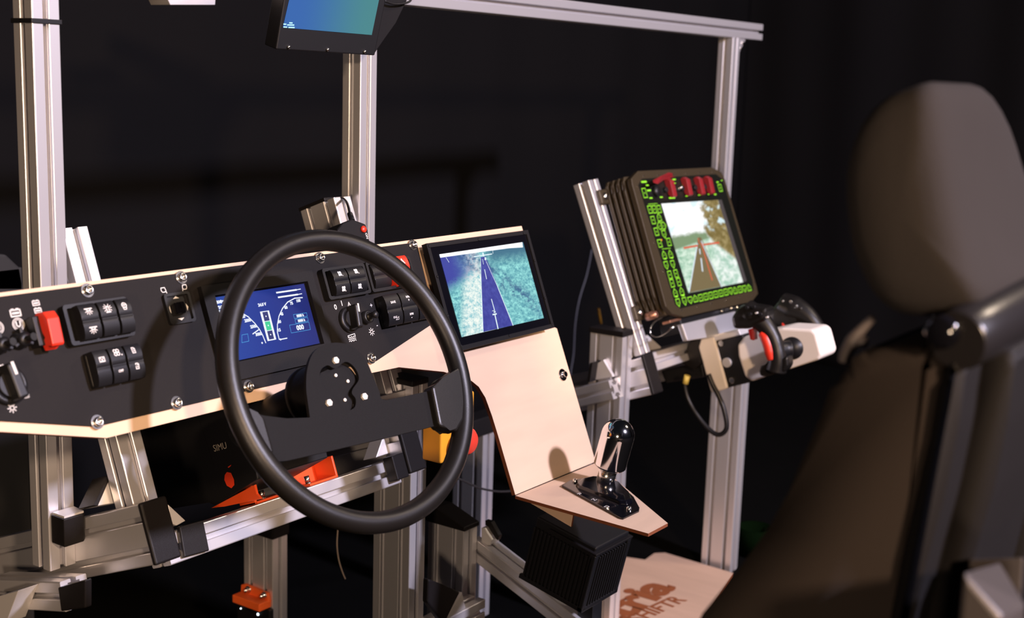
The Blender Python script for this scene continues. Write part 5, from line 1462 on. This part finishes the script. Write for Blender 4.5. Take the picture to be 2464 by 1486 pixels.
# ================================================================== SEAT
XS = 0.90
st = thing('driver_seat', 'dark fabric high-back driver seat with grey headrest and black plastic back shell', 'seat', (XS + .25, .35, 0))
SWID = .45
def SB(pts, X=XS): return [wb(x, y, X) for x, y in pts]
side_ = SB(((2090, 838), (2050, 862), (2020, 888), (1996, 941), (1971, 1011), (1936, 1091), (1901, 1177), (1851, 1267), (1775, 1372), (1690, 1475), (1560, 1640), (1700, 1800), (2120, 1800), (2145, 1500), (2172, 1342), (2202, 1217), (2242, 1051), (2262, 926), (2270, 865), (2250, 848), (2180, 832)))
def slab(pts, x0, x1, bev, F=WORLD, seg=4):
    mb = MB(); mb.prism(pts, x0, x1, bev=bev, ax='yz', seg=seg)
    for f in mb.bm.faces: f.smooth = True
    return mb
def area2(p): return sum(p[i][0] * p[(i + 1) % len(p)][1] - p[(i + 1) % len(p)][0] * p[i][1] for i in range(len(p)))
if area2(side_) < 0: side_ = side_[::-1]
part('backrest', slab(side_, XS, XS + SWID, .014), FABRIC, st, 'brown-black fabric backrest')
# shell: strip behind the fabric on the side, wrapping the back
sh_in = SB(((2275, 862), (2262, 930), (2243, 1051), (2204, 1217), (2174, 1342), (2148, 1486), (2120, 1700)), XS)
sh_out = SB(((2330, 850), (2325, 900), (2310, 1030), (2275, 1200), (2235, 1342), (2200, 1486), (2160, 1700)), XS - .0)
shp = sh_in + sh_out[::-1]
if area2(shp) < 0: shp = shp[::-1]
part('back_shell', slab(shp, XS - .004, XS + SWID + .004, .010), SHELL, st, 'black plastic back shell')
# raised central panel on back: offset to -Y
off = .022
yb0 = [(p[0] - off, p[1]) for p in sh_out[::-1]]
shp2 = [(p[0] + .01, p[1]) for p in sh_out] + yb0
if area2(shp2) < 0: shp2 = shp2[::-1]
part('back_panel', slab(shp2, XS + .040, XS + .19, .008), SHELL, st, 'raised panel on the back shell')
shp3 = [(p[0] + .01, p[1]) for p in sh_out] + [(p[0] - off - .006, p[1]) for p in sh_out[::-1]]
if area2(shp3) < 0: shp3 = shp3[::-1]
part('back_panel', slab(shp3, XS + .205, XS + SWID - .03, .010), SHELL, st, 'raised panel on the back shell')
# shoulder roll across the top of the shell
tp_ = wb(2306, 818, XS)
mb = MB(); mb.tube([(XS - .004, tp_[0] - .0, tp_[1]), (XS + .05, tp_[0] - .004, tp_[1] + .004), (XS + .25, tp_[0] - .006, tp_[1] + .008), (XS + SWID, tp_[0] - .004, tp_[1] + .004)], [.020, .024, .025, .022], 20)
part('shoulder_roll', mb, mat('shoulder_roll_plastic', (.012, .011, .012), .3, bump=.1), st, 'rounded black shoulder roll')
mb = MB(); t0 = wb(2285, 805, XS - .004); mb.lathe([(0, 0), (.012, 0), (.012, .008), (.009, .011), (0, .011)], 24, axisM((XS - .002, t0[0] + .004, t0[1] + .002), (-1, 0, 0))); part('side_knob', mb, GLOSS, st, 'glossy round side knob')
# headrest
hr = SB(((2031, 480), (2035, 386), (2064, 300), (2115, 240), (2180, 208), (2231, 197), (2262, 240), (2284, 372), (2310, 520), (2340, 640), (2362, 705), (2340, 745), (2250, 765), (2160, 758), (2105, 720), (2070, 660), (2045, 590)), XS + .02)
if area2(hr) < 0: hr = hr[::-1]
def loft(pts, xs, ks):
    cy = sum(p[0] for p in pts) / len(pts); cz = sum(p[1] for p in pts) / len(pts)
    # smooth the outline (closed Catmull-Rom)
    n = len(pts); P = []
    for i in range(n):
        p0, p1, p2, p3 = [V(pts[(i + k) % n]) for k in (-1, 0, 1, 2)]
        for k in range(4):
            u = k / 4; P.append(0.5 * ((2 * p1) + (p2 - p0) * u + (2 * p0 - 5 * p1 + 4 * p2 - p3) * u * u + (3 * p1 - p0 - 3 * p2 + p3) * u ** 3))
    t = bmesh.new(); rings = []
    for x, k in zip(xs, ks):
        rings.append([t.verts.new((x, cy + (p[0] - cy) * k, cz + (p[1] - cz) * k)) for p in P])
    for a, b in zip(rings, rings[1:]):
        for i in range(len(P)):
            f = t.faces.new((a[i], a[(i + 1) % len(P)], b[(i + 1) % len(P)], b[i])); f.smooth = True
    for r in (rings[0], rings[-1]): t.faces.new(r).smooth = True
    bmesh.ops.recalc_face_normals(t, faces=t.faces[:])
    return t
W_ = .25; X0_ = XS + .0
xs_ = [0, .001, .004, .009, .016, .026, .040]; ks_ = [.15, .35, .62, .82, .93, .985, 1.0]
mb = MB(); mb._add(loft(hr, [X0_ + x for x in xs_] + [X0_ + .04 + (W_ - .08) * k / 8 for k in range(1, 8)] + [X0_ + W_ - x for x in xs_[::-1]], ks_ + [1.0] * 7 + ks_[::-1]))
zc_ = sum(p[1] for p in hr) / len(hr); zt_h = max(p[1] for p in hr)
for v in mb.bm.verts:      # the top tapers towards the far side
    t_ = min(1.0, max(0.0, ((v.co.x - X0_) / W_ - .50) / .50)); up_ = max(0.0, (v.co.z - zc_) / (zt_h - zc_))
    v.co.z -= .055 * t_ * t_ * up_
part('headrest', mb, FABRICH, st, 'grey fabric headrest')
hpost = wb(2200, 790, XS + .1)
mb = MB(); 
for dx in (.08, .18): mb.tube([(XS + dx, hpost[0] - .02, hpost[1] - .08), (XS + dx, hpost[0] - .03, hpost[1] + .06)], .007, 12)
part('headrest_posts', mb, BLK, st)
# neck filler behind fabrics
# belt guide lever
lv = [hit(x, y, (XS + .04, 0, 0), V((1, 0, 0))) for x, y in ((2100, 765), (2075, 790), (2052, 820), (2035, 850), (2030, 870))]
mb = MB(); mb.tube(lv, [.003, .004, .006, .005, .004], 10); mb.tube([lv[2], hit(2085, 823, (XS + .04, 0, 0), V((1, 0, 0)))], .004, 8); part('belt_guide', mb, mat('grey_plastic', (.10, .085, .085), .5), st, 'grey belt guide')
# cushion and pedestal (below the frame)
bs = wb(1700, 1486, XS)
mb = MB(); mb.box(XS, XS + SWID, bs[0] - .30, bs[0] + .12, .28, .42, .03, seg=4); part('cushion', mb, FABRIC, st)
mb = MB(); mb.box(XS + .08, XS + SWID - .08, bs[0] - .22, bs[0] + .06, 0, .28, .01); part('pedestal', mb, MATBLK, st)
# silver bracket at the lower right
ar = thing('armrest_bracket', 'blurred silver-grey metal bracket beside the back shell at the bottom right corner', 'bracket', (.82, .1, .75))
XA = .80
bq = [wb(x, y, XA) for x, y in ((2302, 1405), (2330, 1350), (2480, 1330), (2480, 1600), (2290, 1600))]
if area2(bq) < 0: bq = bq[::-1]
GREYM = mat('grey_cast_metal', (.07, .062, .062), .4, .3, bump=.1)
mb = MB()
def H3(x, y, X): 
    q = hit(x, y, (X, 0, 0), V((1, 0, 0))); return q
tA, tB, tC, tD = H3(2316, 1372, XA), H3(2412, 1486, XA), H3(2470, 1450, XA + .05), H3(2405, 1345, XA + .12)
bot = [p - V((0, 0, .12)) for p in (tA, tB, tC, tD)]
mb.hexa(bot, [tA, tB, tC, tD], bev=.004); part('bracket_body', mb, GREYM, ar)
mb = MB(); mb.hexa([H3(2330, 1400, XA + .13) - V((0, 0, .1)), H3(2470, 1400, XA + .13) - V((0, 0, .1)), H3(2470, 1400, XA + .15) - V((0, 0, .1)), H3(2330, 1400, XA + .15) - V((0, 0, .1))], [H3(2330, 1345, XA + .13), H3(2464, 1340, XA + .13), H3(2464, 1340, XA + .15), H3(2330, 1345, XA + .15)], bev=.002); part('bracket_flange', mb, GREYM, ar)
mb = MB(); q = H3(2400, 1500, XA + .05); mb.box(q.x, q.x + .03, q.y - .02, q.y + .02, .3, q.z, .003); part('support', mb, MATBLK, ar)

# ================================================================== FLOOR PANEL WITH BURNT LETTERS
ZF = .012
P = [wz(x, y, ZF) for x, y in ((1490, 1340), (1552, 1346), (1575, 1330), (1600, 1329), (1765, 1378), (1660, 1520), (1470, 1520))]
far = wz(1300, 1420, ZF)
poly = [(p.x, p.y) for p in P]
cxp = sum(p[0] for p in poly) / len(poly)
if area2(poly) < 0: poly = poly[::-1]
fpn = thing('floor_panel', 'pale plywood floor panel with burnt brown lettering beneath the seat and shifter', 'floor panel', (P[0].x, P[0].y, 0))
ext0 = wz(1440, 1338, ZF); ext1 = wz(1400, 1560, ZF); 
poly = [(p.x, p.y) for p in (wz(1430, 1328, ZF), P[1], P[2], P[3], P[4], wz(1600, 1640, ZF), wz(1380, 1640, ZF))]
if area2(poly) < 0: poly = poly[::-1]
mb = MB(); mb.prism(poly, 0.0005, ZF, side=1); part('plywood_sheet', mb, [PLYF, WOODE], fpn)
def ftext(txt, pa, pb_, size, name, hgt=None, thick=.0):
    A = wz(*pa, ZF); B = wz(*pb_, ZF); d = (B - A); L_ = d.length; d.normalize()
    F = Frame((A.x, A.y, ZF), d, V((0, 0, 1)).cross(d), (0, 0, 1))
    cu = MB(F); cu.text(txt, 0, 0, size, .0006, align='LEFT', thick=thick)
    xs_ = [(F.I @ v.co).x for v in cu.bm.verts]; w_ = max(xs_) - min(xs_)
    k = L_ / w_; F2 = F
    for v in cu.bm.verts:
        l = F.I @ v.co; v.co = F.M @ V(((l.x - min(xs_)) * k, l.y, l.z))
    part(name, cu, BURN, fpn, 'burnt brown lettering ' + txt)
A1, B1 = wz(1432, 1482, ZF), wz(1592, 1402, ZF)
ftext('Patria', (1392, 1528), (1592, 1402), .125, 'burnt_word', thick=.006)
ftext('SHIFTR', (1524, 1492), (1640, 1438), .055, 'burnt_word', thick=.0015)

# ================================================================== LOOSE CABLES
def cable(pts, r, m, label, name='cable', cat='cable'):
    mb = MB(); mb.tube(pts, r, 8)
    return single(name, mb, m, label, cat, loc=pts[0])
DC = mat('dark_cable', (.02, .02, .022), .35); LC = mat('pale_cable', (.45, .35, .28), .35)
cable([wy(x, y, 1.46) for x, y in ((1095, 1148), (1120, 1158), (1150, 1172), (1178, 1179), (1210, 1182), (1250, 1178))], .0022, DC, 'thin black cable hanging between the steering wheel rim and the console board')
cable([wy(x, y, 1.50) for x, y in ((813, 1272), (811, 1310), (815, 1345), (823, 1372), (831, 1392))], .0014, LC, 'thin pale wire hanging below the bottom of the steering wheel rim')
cable([wy(x, y, 2.0) for x, y in ((1424, 600), (1412, 660), (1394, 720), (1384, 780), (1380, 850), (1372, 905), (1364, 1000), (1350, 1120))] + [V((wy(1350, 1120, 2.0).x, 2.02, .25)), V((wy(1350, 1120, 2.0).x, 2.05, .002))], .0020, mat('grey_cable', (.10, .10, .12), .5), 'thin grey cable hanging against the curtain right of the road monitor')
mb = MB(); a_ = wy(1440, 742, 1.75); b_ = wy(1446, 778, 1.75); mb.tube([b_, a_], .0035, 8)
single('cable_marker', mb, mat('amber_plastic', (.55, .28, .03), .5), 'small amber strip standing behind the capped leg of the display stand', 'marker', loc=b_)
# ================================================================== DARK THINGS AT THE LEFT EDGE
p0, p1 = wy(-60, 645, 2.1), wy(52, 700, 2.1)
mb = MB(); mb.prism([(wy(x, y, 2.1).x, wy(x, y, 2.1).z) for x, y in ((-60, 700), (60, 700), (50, 645), (15, 612), (-60, 606))], 2.1, 2.3, bev=.004, ax='xz')
mb.box(wy(-60, 700, 2.1).x, wy(56, 700, 2.1).x, 2.1, 2.3, 0.0, wy(0, 648, 2.1).z, .003)
single('dark_cabinet', mb, DGREY, 'dark grey cabinet behind the leftmost upright at the left edge', 'cabinet', loc=(p0.x, 2.1, 0))
q = wz(1812, 1334, 0.0)
mb = MB(); mb.lathe([(0, 0.0005), (.035, 0.0005), (.045, .075), (.041, .075), (.032, .006), (0, .006)], 24, Matrix.Translation((q.x, q.y, 0)))
single('green_bin', mb, GREENBOX, 'dim dark green bin on the floor behind the right leg of the display stand', 'bin', loc=(q.x, q.y, 0))
